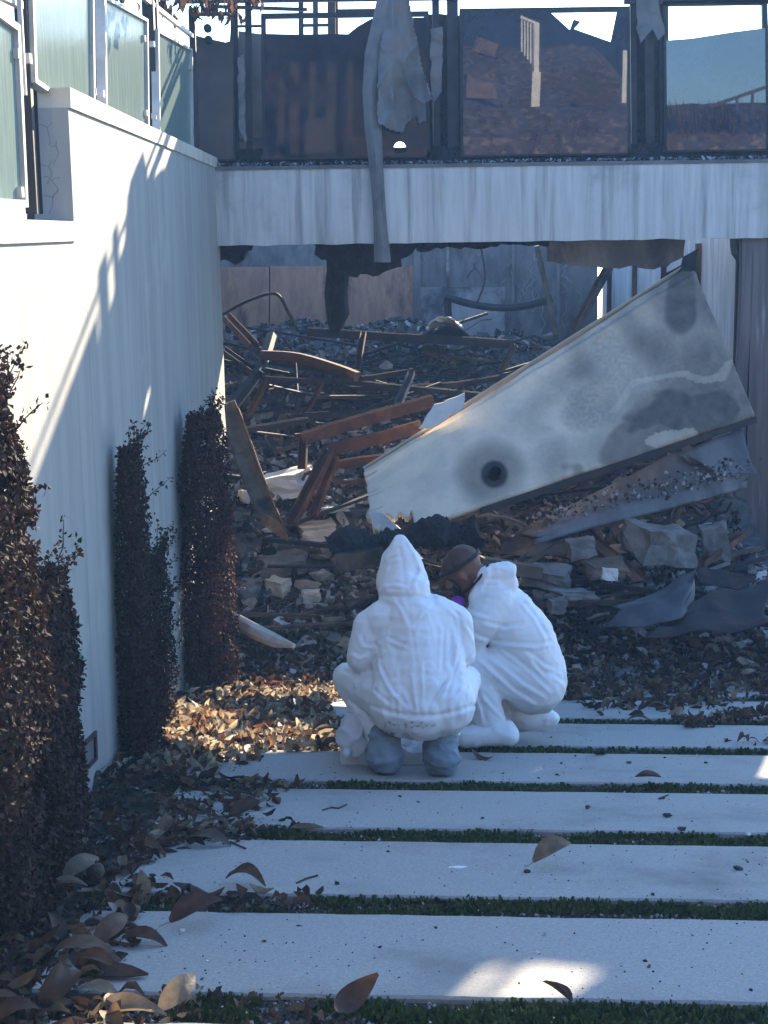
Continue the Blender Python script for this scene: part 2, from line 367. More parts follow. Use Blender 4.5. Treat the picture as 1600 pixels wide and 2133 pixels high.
def glass_panel(root, quad, xg, fr=.035, mate='frost', split=None):
    q = [PX(px, py, xg) for px, py in quad]              # tl, tr, br, bl in picture
    cen = sum(q, Vector()) / 4; ins = [p + (cen - p).normalized() * fr * 1.4 for p in q]
    fm = MB(); o = Vector((.025, 0, 0))
    for i in range(4):
        j = (i + 1) % 4; vs = [q[i], q[j], ins[j], ins[i]]
        fm.add([v + o for v in vs] + [v - o for v in vs], [(3, 2, 1, 0), (4, 5, 6, 7), (0, 1, 5, 4), (2, 3, 7, 6), (0, 3, 7, 4), (1, 5, 6, 2)])
    f = fm.build('pane_frame', 'silver', root)
    pm = MB(); o = Vector((.006, 0, 0)); pm.add([v + o for v in ins] + [v - o for v in ins], [(3, 2, 1, 0), (4, 5, 6, 7)]); pm.build('pane', mate, f)
    return q
def post(root, px0, py0, px1, py1, xg, w=.045, name='post', mt='steel'):
    p, q = PX(px0, py0, xg), PX(px1, py1, xg); q = Vector((p.x, p.y, q.z)); MB().bar(p, q, w, w, Vector((0, 1, 0))).build(name, mt, root)
    return p, q
XG = WX - .10
rl = thing('glass_railing', 'dirty green glass railing in pale frames on the tall wall', 'railing', (XG, 9, ZH))
for quad in (((52, -120), (186, -60), (190, 260), (62, 172)), ((208, -12), (301, 40), (304, 300), (212, 245)), ((322, 60), (395, 102), (398, 345), (326, 300))):
    glass_panel(rl, quad, XG)
for px in (197, 205, 308, 316): post(rl, px, -120 if px < 300 else 0, px + 4, 262 if px < 300 else 310, XG - .035, .075)
for px, py in ((193, 190), (211, 195), (298, 80), (317, 92), (302, 235), (321, 242), (396, 140), (399, 275)):
    p = PX(px, py, XG + .01); MB().box(p, (.03, .05, .035)).build('clip', 'silver', rl)
p, q = PX(290, -12, XG - .02), PX(400, 75, XG - .02); MB().bar(p, q, .03, .03).build('top_rail', 'silver', rl)
p, q = PX(-60, -165, XG - .02), PX(290, -12, XG - .02); MB().bar(p, q, .03, .03).build('top_rail', 'silver', rl)
post(rl, 399, 20, 401, 318, XG - .02, .05)
rl2 = thing('glass_railing', 'green glass railing panel on the lower wall at the left edge', 'railing', (XG, 6, ZL))
glass_panel(rl2, ((-120, -60), (29, 52), (47, 432), (-110, 425)), XG)
for px, w_ in ((41, .05), (57, .035)): post(rl2, px - 2, -80, px + 14, 445, XG - .02 - .03 * (px > 50), w_)
post(rl2, 36, -80, 56, 200, XG + .02, .018, 'trim', 'silver')
for px, py in ((33, 112), (57, 122), (40, 400)): MB().box(PX(px, py, XG + .012), (.03, .045, .04)).build('clip', 'silver', rl2)
p, q = PX(-80, -50, XG - .01), PX(41, 10, XG - .01); MB().bar(p, q, .03, .03).build('top_rail', 'silver', rl2)

# ------------------------------------------------------------------ beam, column, balcony railing
BY = 13.3
zb0, zb1 = 1.263, 1.903
bm_ = thing('concrete_beam', 'long soot-streaked concrete beam spanning the burnt garage opening', 'beam', (1, BY + .25, zb0))
m = MB(); n = 60
def beamfn(u, v):
    x = WX - .12 + u * 5.9
    return (x, BY + noise.noise(Vector((x * 3, v * 3, 1))) * .006, zb0 + v * (zb1 - zb0) + (noise.noise(Vector((x * 5, 0, 8))) * .012 if v in (0, 1) else 0))
m.grid(beamfn, 120, 10, Vector((0, .5, 0))); m.build('beam_body', 'beam', bm_)
m = MB().grid(lambda u, v: (WX - .12 + u * 5.9, BY - .012 + v * .03, zb1 + .018 + noise.noise(Vector((u * 60, v, 2))) * .004), 90, 1, Vector((0, 0, -.03))); m.build('drip_edge', 'greymetal', bm_)
m = MB()
for i in range(1500):
    x, y = R.uniform(WX, 4.2), BY + R.triangular(.005, .48, .05); v, f = R.choice(CH); s = R.uniform(.008, .035); t = tilt(.8); b = R.random()
    c = (.5, .55, .58) if b > .75 else ((.22, .23, .24) if b > .4 else (.04, .04, .045))
    m.add([Vector((x, y, zb1 + .018 + s * .25 + R.uniform(0, .02))) + t @ Vector((q.x, q.y, q.z * .4)) * s for q in v], f, c)
stuff(m.build('ash_debris', 'rubble'), 'broken glass and ash lying along the top of the beam', 'debris')
cl = thing('column', 'stained steel-clad column at the right end of the opening', 'column', (3.4, BY + .2, FLOOR))
m = MB().grid(lambda u, v: (3.19 + u * .09 + .01 * math.sin(v * 9), BY + .06 + u * .0, -1.9 + v * (zb0 + 1.9)), 3, 24, Vector((0, .12, 0))); m.build('flange', 'column', cl)
MB().box((3.40, BY + .16, (zb0 - 1.9) / 2), (.23, .2, zb0 + 1.9 - .004)).build('shaft', 'column', cl)
MB().box((3.75, BY + .15, (zb0 - 1.9) / 2), (.44, .32, zb0 + 1.9 - .004)).build('pier', 'stucco', cl)
GY = 13.42
MB().grid(lambda u, v: (WX - .1 + u * 5.8, BY + .16 + .02 * noise.noise(Vector((u * 30, v * 3, 0))), zb1 + .0 + v * .17 + .03 * noise.noise(Vector((u * 40, 3, 0))) * v), 80, 3, Vector((0, .25, 0))).build('dark_backing', 'char', bm_)  # dark backing added to block the bright sky line under the panes
dk = thing('garage_ceiling', 'burnt concrete ceiling slab left behind the beam', 'ceiling', (1, 15, 1.3))
for x0_, x1_, y1_ in ((WX - 1.2, .9, 16.3), (.902, 1.5, 15.0), (1.502, 4.2, 14.3)):
    MB().grid(lambda u, v: (x0_ + u * (x1_ - x0_), 13.803 + v * (y1_ - 13.803 + .18 * noise.noise(Vector((x0_ + u * (x1_ - x0_), 2, 0)) * 3)), 1.34 + .02 * noise.noise(Vector((u * 9, v * 9, 1)))), 16, 6, Vector((0, 0, .2))).build('ceiling_slab', 'rear', dk)
br = thing('balcony_railing', 'fire-blackened steel and glass railing standing on the beam', 'railing', (1, GY, zb1))
def bx(px0, py0, px1, py1, wpx, name='post', mt='steel', y=GY + .03, d=.05):
    p, q = PY(px0, py0, y), PY(px1, py1, y); wd = wpx * y / F
    MB().bar(p, q, d, wd, Vector((0, 0, 1)) if abs(px1 - px0) > abs(py1 - py0) else Vector((1, 0, 0))).build(name, mt, br)
for px, wpx in ((491, 9), (517, 13), (907, 14), (942, 22), (1318, 12), (1352, 16), (1376, 8), (1612, 20)): bx(px, -30, px + 3, 338, wpx, y=GY + .09)
def frame(x0, y0, x1, y1, wpx=10):
    bx(x0, y0, x0 + 3, y1, wpx, 'pane_frame'); bx(x1, y0, x1 + 3, y1, wpx, 'pane_frame'); bx(x0 - 5, y1, x1 + 8, y1 - (x1 - x0) * .015, wpx, 'pane_frame')
    bx(x0 - 5, y0, x1 + 5, y0 - (x1 - x0) * .015, wpx, 'top_rail')
frame(402, 30, 484, 332, 7); frame(549, 34, 888, 328); frame(962, 24, 1306, 322); frame(1386, 8, 1592, 312)
frame(1640, 0, 1960, 310)
bx(380, 4, 1190, -6, 6, 'rail'); bx(430, 13, 640, 20, 6, 'rail'); bx(700, 24, 840, 22, 8, 'rail'); bx(1300, 3, 1700, 2, 10, 'rail'); bx(486, 55, 545, 54, 4, 'rail'); bx(498, 292, 552, 290, 6, 'rail')
def pane(outline, holes=(), mt='pane', name='pane'):
    b = fillpoly([PY(px, py, GY) for px, py in outline], [[PY(px, py, GY) for px, py in h] for h in holes]); b.build(name, mt, br)
pane([(402, 72), (425, 78), (470, 88), (484, 84), (486, 330), (404, 332)], mt='panesoot')
hole = [(833 + 14 * math.cos(t) * (1 + .12 * math.sin(3 * t)), 308 + 13 * math.sin(t)) for t in [k * .45 for k in range(14)]]
pane([(552, 70), (625, 72), (690, 70), (725, 71), (745, 55), (775, 38), (888, 36), (890, 324), (552, 329)], [hole], 'panedim')
pane([(965, 26), (1145, 24), (1187, 62), (1195, 40), (1210, 45), (1196, 60), (1272, 87), (1285, 24), (1306, 22), (1308, 318), (965, 323)])
pane([(1388, 84), (1440, 80), (1530, 66), (1594, 58), (1596, 310), (1390, 313)])
pane([(1600, 16), (1960, 10), (1960, 305), (1600, 309)], [[(1610, 108), (1640, 94), (1690, 102), (1704, 134), (1660, 142), (1612, 140)]])  # unseen end pane, hole added to drop a sun patch on the slabs
for poly in ([(897, 60), (922, 55), (920, 190), (905, 212), (897, 205)],
             [(495, 120), (508, 112), (512, 300), (498, 270)], [(1325, -5), (1372, -5), (1385, 70), (1372, 84), (1360, 60), (1335, 90), (1326, 60)]):
    b = fillpoly([PY(px, py, GY - .02 + R.uniform(-.01, .01)) for px, py in ragged(poly, 3, 14)], th=Vector((0, .015, 0))); b.build('scorched_fragment', 'greymetal', br)

# hanging strip and torn sheet
def strip(name, pts, wpx, y, mt, label, cat, wob=.02):
    m = MB(); n = 40
    def ev(u):
        s = u * (len(pts) - 1); i = min(int(s), len(pts) - 2); f = s - i
        return tuple(pts[i][k] + (pts[i + 1][k] - pts[i][k]) * f for k in range(3))
    def fn(u, v):
        px, py, wd = ev(u); p = PY(px + (v - .5) * wd, py, y)
        return p + Vector((0, (abs(v - .45) * 1.2 - .5) * wob * 2 + noise.noise(Vector((u * 6, v * 2, 3))) * wob, noise.noise(Vector((u * 9, v * 3, 1))) * .008))
    m.grid(fn, n, 6, Vector((0, .006, 0))); return tag(m.build(name, mt, smooth=False), label, cat)
strip('metal_flashing', [(816, -25, 52), (800, 40, 48), (782, 110, 44), (775, 190, 40), (777, 260, 36), (783, 340, 30), (790, 430, 27), (793, 480, 29), (797, 546, 36)], 40, BY - .07, 'greymetal',
      'long bent metal flashing strip hanging down across the beam', 'metal strip', .03)
m = MB(); outl = [(800, -20), (850, -20), (862, 60), (878, 130), (898, 205), (886, 216), (888, 250), (874, 258), (868, 240), (848, 256), (838, 276), (812, 270), (788, 258), (786, 180), (792, 100), (800, 40)]
def inpoly(x, y, P):
    c = False
    for (x0, y0), (x1, y1) in zip(P, P[1:] + P[:1]):
        if (y0 > y) != (y1 > y) and x < (x1 - x0) * (y - y0) / (y1 - y0) + x0: c = not c
    return c
pts = ragged(outl, 2, 16)
def tsf(u, v):
    px, py = 780 + 125 * u, -22 + 302 * v; p = PY(px, py, BY - .05); q = Vector((px * .022, py * .010, 3))
    return p + Vector((0, -.09 * math.sin(u * 5 + v * 2) * v - .06 * max(0, ridge_(q)) ** 2 + noise.noise(q * 3) * .02, 0))
def ridge_(p): return 1 - abs(noise.noise(p)) * 2.2
tf = MB().grid(tsf, 48, 96, Vector((0, .006, 0)), lambda u, v: not inpoly(780 + 125 * u, -22 + 302 * v, pts))
tag(tf.build('torn_sheet', 'greymetal'), 'torn grey wall sheet dangling in front of the railing', 'sheet')

# ------------------------------------------------------------------ garage interior shell
RY = 20.0
rwall = thing('garage_rear_wall', 'burnt rear wall of the garage behind the rubble', 'wall', (1, RY, FLOOR))
def wpanel(x0, y0, x1, y1, y, mt, name, root, th=.1, rag=0):
    pts = [(x0, y0), (x1, y0), (x1, y1), (x0, y1)]
    if rag: pts = ragged(pts, rag, 20)
    fillpoly([PY(px, py, y) for px, py in pts], th=Vector((0, th, 0))).build(name, mt, root)
wpanel(380, 490, 1245, 980, RY + .03, 'rear', 'wall_face', rwall, .2)
for x0, x1, yt in ((400, 560, 556), (563, 692, 554), (695, 862, 552)): wpanel(x0, yt, x1, 780, RY - .02, 'ochre', 'board', rwall, .03)
wpanel(870, 598, 1052, 780, RY - .02, 'rearlight', 'render_panel', rwall, .03)
wpanel(862, 490, 876, 780, RY - .06, 'rear', 'pilaster', rwall, .07)
for x0 in (930, 1066, 1160): wpanel(x0, 500, x0 + 6, 760, RY - .03, 'rearlight' if x0 == 930 else 'rear', 'seam', rwall, .04)
m = MB()
for i in range(26):
    x, y = R.uniform(880, 1230), R.uniform(515, 640); pts = [PY(x, y, RY - .022)]
    for k in range(5):
        x += R.uniform(-14, 14); y += R.uniform(4, 18); pts.append(PY(x, y, RY + (.006 if x > 1052 or y < 598 else -.03)))
    m.tube(pts, .006, 4)
m.build('crack', 'rearlight', rwall)
sw = thing('garage_side_wall', 'pale side wall inside the garage at the right', 'wall', (3.2, 17, FLOOR))
def sidefn(u, v):
    y = 13.8 + u * 6.3; x = 3.36 - u * .36; return (x, y, -1.9 + v * (1.9 + 1.45 + .2 * noise.noise(Vector((y * 2, 0, 0)))))
for a, b in ((0, .18), (.182, .36), (.362, .56), (.562, .78), (.782, 1)):
    MB().grid(lambda u, v: sidefn(a + (b - a) * u, v), 6, 8, Vector((.1, 0, 0))).build('wall_panel', 'white', sw)
for k in range(5):
    p = sidefn(.03 + k * .22, 0); MB().bar((p[0] - .03, p[1], -1.8), (p[0] - .03, p[1], 1.2), .05, .05).build('stud', 'wood' if k % 2 else 'rustdark', sw)
tag(MB().box((-2.6, 16.98, -.3), (.2, 6.2, 3.2)).build('garage_inner_wall', 'rear'), 'dark inner garage wall hidden behind the cream wall end', 'wall')
def soffit(poly, y, label, amp=6, mt='char', th=.25):
    b = fillpoly([PY(px, py, y) for px, py in ragged(poly, amp, 12)], th=Vector((0, th, 0))); tag(b.build('charred_soffit', mt), label, 'soffit')
soffit([(440, 505), (526, 508), (520, 522), (512, 524), (508, 540), (490, 552), (468, 540), (440, 545)], 13.85, 'small charred soffit remnant under the beam beside the wall', 3)
soffit([(655, 505), (868, 503), (858, 528), (835, 540), (838, 556), (790, 574), (730, 576), (700, 560), (655, 530)], 13.95, 'ragged charred soffit piece hanging behind the metal strip', 5)
soffit([(1145, 498), (1428, 488), (1424, 535), (1390, 556), (1345, 560), (1322, 552), (1290, 560), (1240, 556), (1190, 552), (1146, 545)], 13.85, 'wide dark soffit board under the right half of the beam', 3, 'rear')
soffit([(870, 498), (1146, 493), (1140, 514), (1060, 510), (1010, 518), (930, 514), (870, 524)], 13.9, 'thin burnt soffit edge under the middle of the beam', 4, 'char')
soffit([(1530, 488), (1600, 486), (1592, 520), (1570, 560), (1548, 545), (1535, 515)], 13.2 + .35, 'pointed charred soffit scrap hanging beside the right column', 4, 'char')
m = MB().tube([PY(702, 500, 14.6), PY(704, 560, 14.6), PY(700, 610, 14.58), PY(703, 650, 14.6), PY(695, 694, 14.6)], [.1, .11, .115, .11, .05], 9)
m.v = [tuple(Vector(v) + noise.noise_vector(Vector(v) * 9) * .03) for v in m.v]; tag(m.build('charred_post', 'char'), 'charred post stub hanging in front of the ochre boards', 'post')
b = thing('window_frame', 'burnt window bars standing against the bright sky above', 'window frame', PY(660, 330, 15.2))
for x in (627, 657, 693): MB().bar(PY(x, -20, 15.2), PY(x + 2, 420, 15.2), .05, .04, Vector((0, 1, 0))).build('mullion', 'steel', b)
MB().bar(PY(624, 53, 15.2), PY(696, 52, 15.2), .05, .025).build('transom', 'steel', b)
tag(MB().bar(PY(693, -60, 15.4), PY(697, 420, 15.4), .1, .2, Vector((0, 1, 0))).build('rusty_post', 'rust'), 'rust red steel post rising behind the railing', 'post')

# ------------------------------------------------------------------ big leaning panel
TLc, BLc, TRc, BRc = PY(758, 978, 11.85), PY(778, 1125, 11.15), PY(1440, 548, 13.14), PY(1572, 862, 12.3)
PN = (TRc - TLc).cross(BLc - TLc).normalized()
if PN.y > 0: PN = -PN
def proj(p):
    v = p - CAM; return CX + F * v.dot(CR) / v.dot(CF), CY - F * v.dot(CU) / v.dot(CF)
def panelfn(u, v):
    p = (TLc * (1 - u) + TRc * u) * (1 - v) + (BLc * (1 - u) + BRc * u) * v
    if u == 0: p = p + (TRc - TLc) * (noise.noise(Vector((0, v * 7, 5))) * .02 - .035 * max(0, v - .45) * 0)
    bulge = math.exp(-((v - .09) / .03) ** 2) * .035 + noise.noise(Vector((u * 7, v * 3, 2))) * .02 + noise.noise(Vector((u * 20, v * 9, 7))) * .007
    sag = -.10 * math.sin(u * 3.1) * (1 - v) * .3
    return p + PN * (bulge + sag)
def skip(u, v):
    px, py = proj(panelfn(u, v))
    return ((px - 1030) / 14) ** 2 + ((py - 986) / 15) ** 2 < 1 or (u < .03 and noise.noise(Vector((v * 30, 1, 1))) > .25) or (u < .10 and v > .80 + .15 * noise.noise(Vector((u * 40, 0, 0))))
pl = thing('leaning_panel', 'huge scorched plaster slab leaning diagonally below the beam with a burnt hole', 'panel', (BLc + BRc) / 2)
m = MB().grid(panelfn, 190, 90, -PN * .05, skip)
def sm(a, b, x):
    t = max(0, min(1, (x - a) / (b - a))); return t * t * (3 - 2 * t)
def blot(px, py, cx, cy, rx, ry, ang=0):
    a = math.radians(ang); dx, dy = px - cx, py - cy; X, Y = dx * math.cos(a) + dy * math.sin(a), -dx * math.sin(a) + dy * math.cos(a)
    return (X / rx) ** 2 + (Y / ry) ** 2
for v in m.v:
    px, py = proj(Vector(v)); n1 = noise.noise(Vector((px * .012, py * .012, 0))); n2 = noise.noise(Vector((px * .04, py * .04, 3))) ; n3 = noise.noise(Vector((px * .15, py * .15, 3)))
    s = .72 * (1 - sm(.15, 1.6, blot(px, py, 1022, 985, 75, 70) + n1 * .3)) * .9 + .9 * (1 - sm(.0, 1.0, blot(px, py, 1030, 988, 34, 34)))
    s = max(s, .88 * (1 - sm(.5, 1.4, blot(px, py, 1420, 620, 45, 85, 10) + n1 * .8)), .9 * (1 - sm(.45, 1.45, blot(px, py, 1450, 850, 150, 65, -12) + n1 * 1.0 + n2 * .2)))
    s = max(s, .75 * (1 - sm(.4, 1.2, blot(px, py, 1320, 915, 95, 45, -30) + n1 * .7)), .65 * (1 - sm(.2, 1.2, blot(px, py, 1190, 985, 30, 28) + n2)))
    s = max(s, .78 * sm(1000, 1500, px + n1 * 240 + (py - 800) * .25) + n2 * .04 + n3 * .03, .45 * (1 - sm(.3, 1.5, blot(px, py, 1290, 790, 120, 120) + n1)) + n3 * .12)
    s = s * (.95 + .07 * noise.noise(Vector((px * .05, py * .05, 11)))) + .03 * n3
    if blot(px, py, 1400, 912, 60, 17, -8) + n2 * .4 < 1 : s *= .6
    if abs(blot(px, py, 1450, 850, 160, 70, -12) + n1 * 1.0 - 1.3) < .16 and py < 860: s *= .72
    m.a.append(max(.05, min(.96, s)))
m.build('slab_face', 'panel', pl, smooth=True)
m = MB().grid(lambda u, v: TLc * (1 - u) + TRc * u + (TLc - BLc).normalized() * (.01 + .015 * v) - PN * (.07 * v - .02), 60, 2, -PN * .02); m.a = [.1 + .5 * (i / len(m.v)) for i in range(len(m.v))]; m.build('top_flange', 'panel', pl)
MB().bar(BLc + (BRc - BLc) * .26 - PN * .06, BRc - PN * .06 + (BRc - BLc) * .0, .05, .05).build('bottom_channel', 'rustdark', pl)
m = MB()
hc = panelfn(.31, .55)
best = min(((u / 200, v / 100) for u in range(40, 120) for v in range(20, 95)), key=lambda q: math.dist(proj(panelfn(*q)), (1030, 986))); hc = panelfn(*best)
m.tube([hc + PN * .012, hc - PN * .02, hc - PN * .16], [.064, .056, .05], 14, False); m.tube([hc - PN * .16, hc - PN * .165], [.05, .001], 14, False); m.build('vent_hole', 'rubber', pl)
tip = fillpoly([PY(px, py, 13.1) for px, py in ragged([(1376, 578), (1420, 552), (1424, 535), (1456, 517), (1448, 570), (1440, 590)], 2, 14)], th=Vector((0, .03, 0))); tip.build('torn_corner', 'char', pl)
for poly, y in (([(872, 893), (905, 842), (968, 818), (965, 848), (930, 872), (900, 892)], 12.0), ([(768, 1068), (800, 1070), (830, 1098), (845, 1112), (778, 1112)], 11.3)):
    fillpoly([PY(px, py, y) for px, py in ragged(poly, 3, 14)], th=Vector((0, .02, 0))).build('torn_edge', 'sheetwhite', pl)

# ------------------------------------------------------------------ rubble heap
m = MB(); nx, ny = 90, 130
m.grid(lambda u, v: (lambda x, y: (x, y, hz(x, y) - .03 + noise.noise(Vector((x * 12, y * 12, 0))) * .03 * (y > 11)))(-2.45 + u * 5.75, 10.4 + v * 9.55), nx, ny)
m.c = []
for v in m.v:
    a = .5 + .5 * noise.noise(Vector((v[0] * 6, v[1] * 6, 1))); m.c.append((.09 + .12 * a, .088 + .115 * a, .086 + .11 * a))
for i in range(15000):
    x, y = R.uniform(-1.9, 3.15), 10.5 + 9.3 * R.random() ** 1.7; z = hz(x, y)
    if z - gz(x, y) < .02 and R.random() < .5: continue
    v, f = R.choice(CH); s = R.uniform(.012, .05) * (1.9 if R.random() < .15 else 1); t = rot3() if R.random() < .5 else tilt(.5); b = R.random() + .3 * noise.noise(Vector((x * 1.2, y * 1.2, 5)))
    c = (.66, .65, .62) if b > .9 else ((.42, .40, .37) if b > .68 else ((.27, .21, .15) if b > .58 else ((.19, .18, .17) if b > .36 else ((.16, .08, .045) if b > .3 else (.035, .035, .038)))))
    e = R.uniform(.4, 1.3), R.uniform(.4, 2.4), R.uniform(.12, .7)
    m.add([Vector((x, y, z + s * R.uniform(-.2, .5))) + t @ Vector((q.x * e[0], q.y * e[1], q.z * e[2])) * s for q in v], f, c)
stuff(m.build('rubble_heap', 'rubble'), 'heap of ash and small burnt rubble filling the garage', 'rubble')
GR = 'rubble chunks in the burnt garage'
for i in range(150):
    x, y = R.uniform(-1.2, 3.1), 11.0 + 5.5 * R.random() ** 1.6; s = R.uniform(.05, .13)
    o = bpy.data.objects.new('rubble_chunk', CHM[i % 16]); COL.objects.link(o)
    o.location = (x, y, hz(x, y) + s * .12); o.rotation_euler = tilt(.6).to_euler(); o.scale = (s * R.uniform(.8, 1.5), s, s * R.uniform(.5, 1)); zn = 'left of the leaning slab' if x < 0 else 'behind the leaning slab' if y > 13 else 'under the leaning slab'; tag(o, 'broken masonry chunk on the rubble heap ' + zn, 'rubble chunk', GR + ' ' + zn)
def stone(px, py, wpx, hpx, label, y=None, flat=1, mt=None, name='masonry_block', seed=None):
    p = PG(px, py, hz, .05) if y is None else PY(px, py, y); k = (p - CAM).dot(CF) / F
    bm = bmesh.new(); bmesh.ops.create_cube(bm, size=1); bmesh.ops.subdivide_edges(bm, edges=bm.edges[:], cuts=4, use_grid_fill=True)
    sd_ = seed or R.uniform(0, 99); t = Euler((R.uniform(-.2, .2), R.uniform(-.2, .2), R.uniform(-.7, .7))).to_matrix(); b = MB()
    for v in bm.verts: v.co = t @ Vector((v.co.x * wpx * k, v.co.y * wpx * k * .75, v.co.z * hpx * k)) * (1 + .30 * noise.noise(v.co * 1.7 + Vector((sd_, 0, 0))) + .12 * noise.noise(v.co * 5 + Vector((sd_, 0, 0)))) + p
    bm.verts.index_update(); b.add([v.co.copy() for v in bm.verts], [[v.index for v in f.verts] for f in bm.faces]); bm.free()
    tag(b.build(name, mt or MST), label, 'block')
MST = mat('pale_masonry', (.62, .56, .45), (.45, .40, .33), 8, .95, .5, (1, 1, 1), 50)
MSG = mat('grey_masonry', (.23, .215, .195), (.14, .13, .12), 8, .95, .5, (1, 1, 1), 50)
stone(662, 1105, 78, 30, 'cracked cream masonry slab in the sun below the rusty frame', mt=MST)
stone(580, 1222, 42, 34, 'pale square stone block among dark debris left of hooded person')
stone(648, 1242, 36, 22, 'small speckled brick on the leaves near the hooded person')
stone(590, 1175, 90, 28, 'flat grey broken plaster slab above the square stone block', mt=MSG)
stone(515, 1235, 40, 30, 'grey lump of concrete beside the sunlit shrub', mt=MSG)
stone(1375, 1130, 125, 66, 'big grey concrete block under the leaning slab', y=11.9, mt=MSG)
stone(1262, 1182, 88, 22, 'tan flat stone slab below the big grey block', y=11.5, mt='wood')
stone(1210, 1140, 52, 36, 'rounded grey stone right of the bald head', y=11.6, mt=MSG)
stone(1140, 1200, 90, 34, 'mottled pale masonry piece behind the lowered hood', y=11.4, mt=MSG)
stone(1190, 1238, 80, 18, 'long flat grey stone beside the kneeling person', y=11.1, mt=MSG)
stone(1160, 1262, 34, 30, 'round grey stone near the kneeling person back', y=10.9, mt=MSG)
stone(1490, 1130, 50, 70, 'upright grey block by the right column', y=12.2, mt=MSG)
stone(590, 1010, 110, 50, 'white broken plaster lump below the rusty stud frame', mt='sheetwhite', name='plaster_lump')
stone(628, 992, 46, 30, 'smaller white plaster lump beside the rusty stud', mt='sheetwhite', name='plaster_lump')
stone(690, 1060, 60, 10, 'thin white plaster sheet near the leaning slab corner', mt='sheetwhite', name='plaster_lump')
stone(515, 1035, 34, 26, 'sunlit cream stone at the foot of the leaning board', mt=MST)
stone(1270, 1196, 30, 24, 'white angular plaster shard by the curled metal sheet', y=11.0, mt='sheetwhite', name='plaster_lump')
# steel studs, rods, planks
def channel(name, p, q, wd, hh, label, mt='rust', sag=0, t=.006, flip=1, cat='steel stud'):
    p, q = Vector(p), Vector(q); d = (q - p).normalized(); sx = d.cross(Vector((0, 0, 1))).normalized(); sz = sx.cross(d); n = 8; m = MB()
    prof = [(-wd / 2, 0), (-wd / 2, hh), (-wd / 2 + t, hh), (-wd / 2 + t, t), (wd / 2 - t, t), (wd / 2 - t, hh), (wd / 2, hh), (wd / 2, 0)]
    vs = []; sd_ = R.uniform(0, 99)
    for i in range(n + 1):
        u = i / n; c = p + (q - p) * u + Vector((0, 0, -4 * sag * u * (1 - u))) + Vector((0, noise.noise(Vector((u * 2, sd_, 0))), noise.noise(Vector((u * 2, sd_, 5))))) * .014
        vs += [c + sx * a + sz * b * flip for a, b in prof]
    k = len(prof); fs = [(i * k + j, (i + 1) * k + j, (i + 1) * k + (j + 1) % k, i * k + (j + 1) % k) for i in range(n) for j in range(k)]
    fs += [(0, 1, 2, 3), (0, 3, 4, 7), (4, 5, 6, 7)]; e = n * k; fs += [(e + 3, e + 2, e + 1, e), (e + 7, e + 4, e + 3, e), (e + 7, e + 6, e + 5, e + 4)]
    o = tag(m.add(vs, fs).build(name, mt), label, cat)
    return o
L_ = [((632, 925, 13.0), (905, 845, 13.2), .09, .10, 'rust', 'upper rusty steel stud running up to the leaning slab'),
      ((690, 950, 12.7), (880, 900, 12.6), .09, .10, 'rust', 'second rusty steel stud tucked under the leaning slab edge'),
      ((700, 975, 12.75), (850, 955, 12.7), .07, .06, 'rust', 'short rusty stud below the second stud'),
      ((632, 978, 12.95), (634, 912, 13.0), .07, .06, 'rust', 'short upright rusty stud at the end of the frame'),
      ((610, 1095, 12.2), (690, 940, 12.7), .09, .06, 'rust', 'rusty stud propped steeply beside the white plaster lump'),
      ((655, 1075, 12.4), (700, 955, 12.8), .07, .05, 'rust', 'narrow rusty stud behind the steep propped stud'),
      ((555, 795, 14.8), (515, 870, 14.6), .05, .05, 'rust', 'orange rusty leg of the bent frame near the wall'),
      ((552, 794, 14.8), (860, 778, 15.2), .05, .05, 'rustdark', 'long bent dark rail across the rubble'),
      ((672, 798, 14.9), (628, 868, 14.6), .04, .04, 'rust', 'thin rusty strut leaning under the bent rail'),
      ((640, 700, 17.0), (1070, 726, 16.8), .10, .09, 'rustdark', 'long dark stud lying across the back of the heap'),
      ((1072, 724, 16.7), (1040, 790, 16.3), .06, .06, 'rust', 'rusty end piece hanging from the long dark stud'),
      ((745, 775, 16.2), (758, 695, 16.6), .06, .06, 'rust', 'short rusty upright in the middle of the heap'),
      ((545, 735, 16.6), (740, 785, 15.6), .09, .07, 'rustdark', 'sagging brown pipe-like stud left of centre'),
      ((600, 878, 14.4), (905, 855, 14.4), .12, .06, 'rustdark', 'dark flat steel lying above the rusty frame'),
      ((690, 812, 15.4), (1040, 790, 15.6), .08, .05, 'rustdark', 'thin dark stud under the long bent rail'),
      ((720, 800, 15.2), (1010, 830, 15.0), .08, .05, 'rustdark', 'dark stud dipping towards the leaning slab'),
      ((465, 660, 17.4), (530, 730, 16.4), .10, .08, 'rust', 'rusty beam slanting down beside the cream wall'),
      ((462, 735, 16.2), (540, 790, 15.4), .08, .07, 'rustdark', 'dark stud slanting down at the left of the heap'),
      ((830, 850, 14.5), (858, 780, 15.0), .07, .05, 'greymetal', 'grey ashy strut leaning on the dark studs'),
      ((1200, 690, 17.6), (1272, 560, 18.0), .08, .08, 'wood', 'burnt brown strut leaning against the pale side wall'),
      ((700, 1008, 12.4), (775, 1006, 12.3), .04, .03, 'rust', 'thin rusty bar beside the leaning slab corner'),
      ((500, 905, 13.6), (640, 880, 13.9), .08, .05, 'rustdark', 'dark flat bar near the top of the leaning board'),
      ((1460, 1180, 12.0), (1550, 1115, 12.4), .09, .05, 'rust', 'rusty angle iron at the foot of the right column'),
      ((1090, 1180, 11.5), (1230, 1085, 12.2), .10, .05, 'wood', 'brown plank rising under the leaning slab'),
      ((1180, 1080, 12.2), (1330, 1210, 11.4), .14, .03, 'rust', 'wide rust brown plate slanting below the leaning slab')]
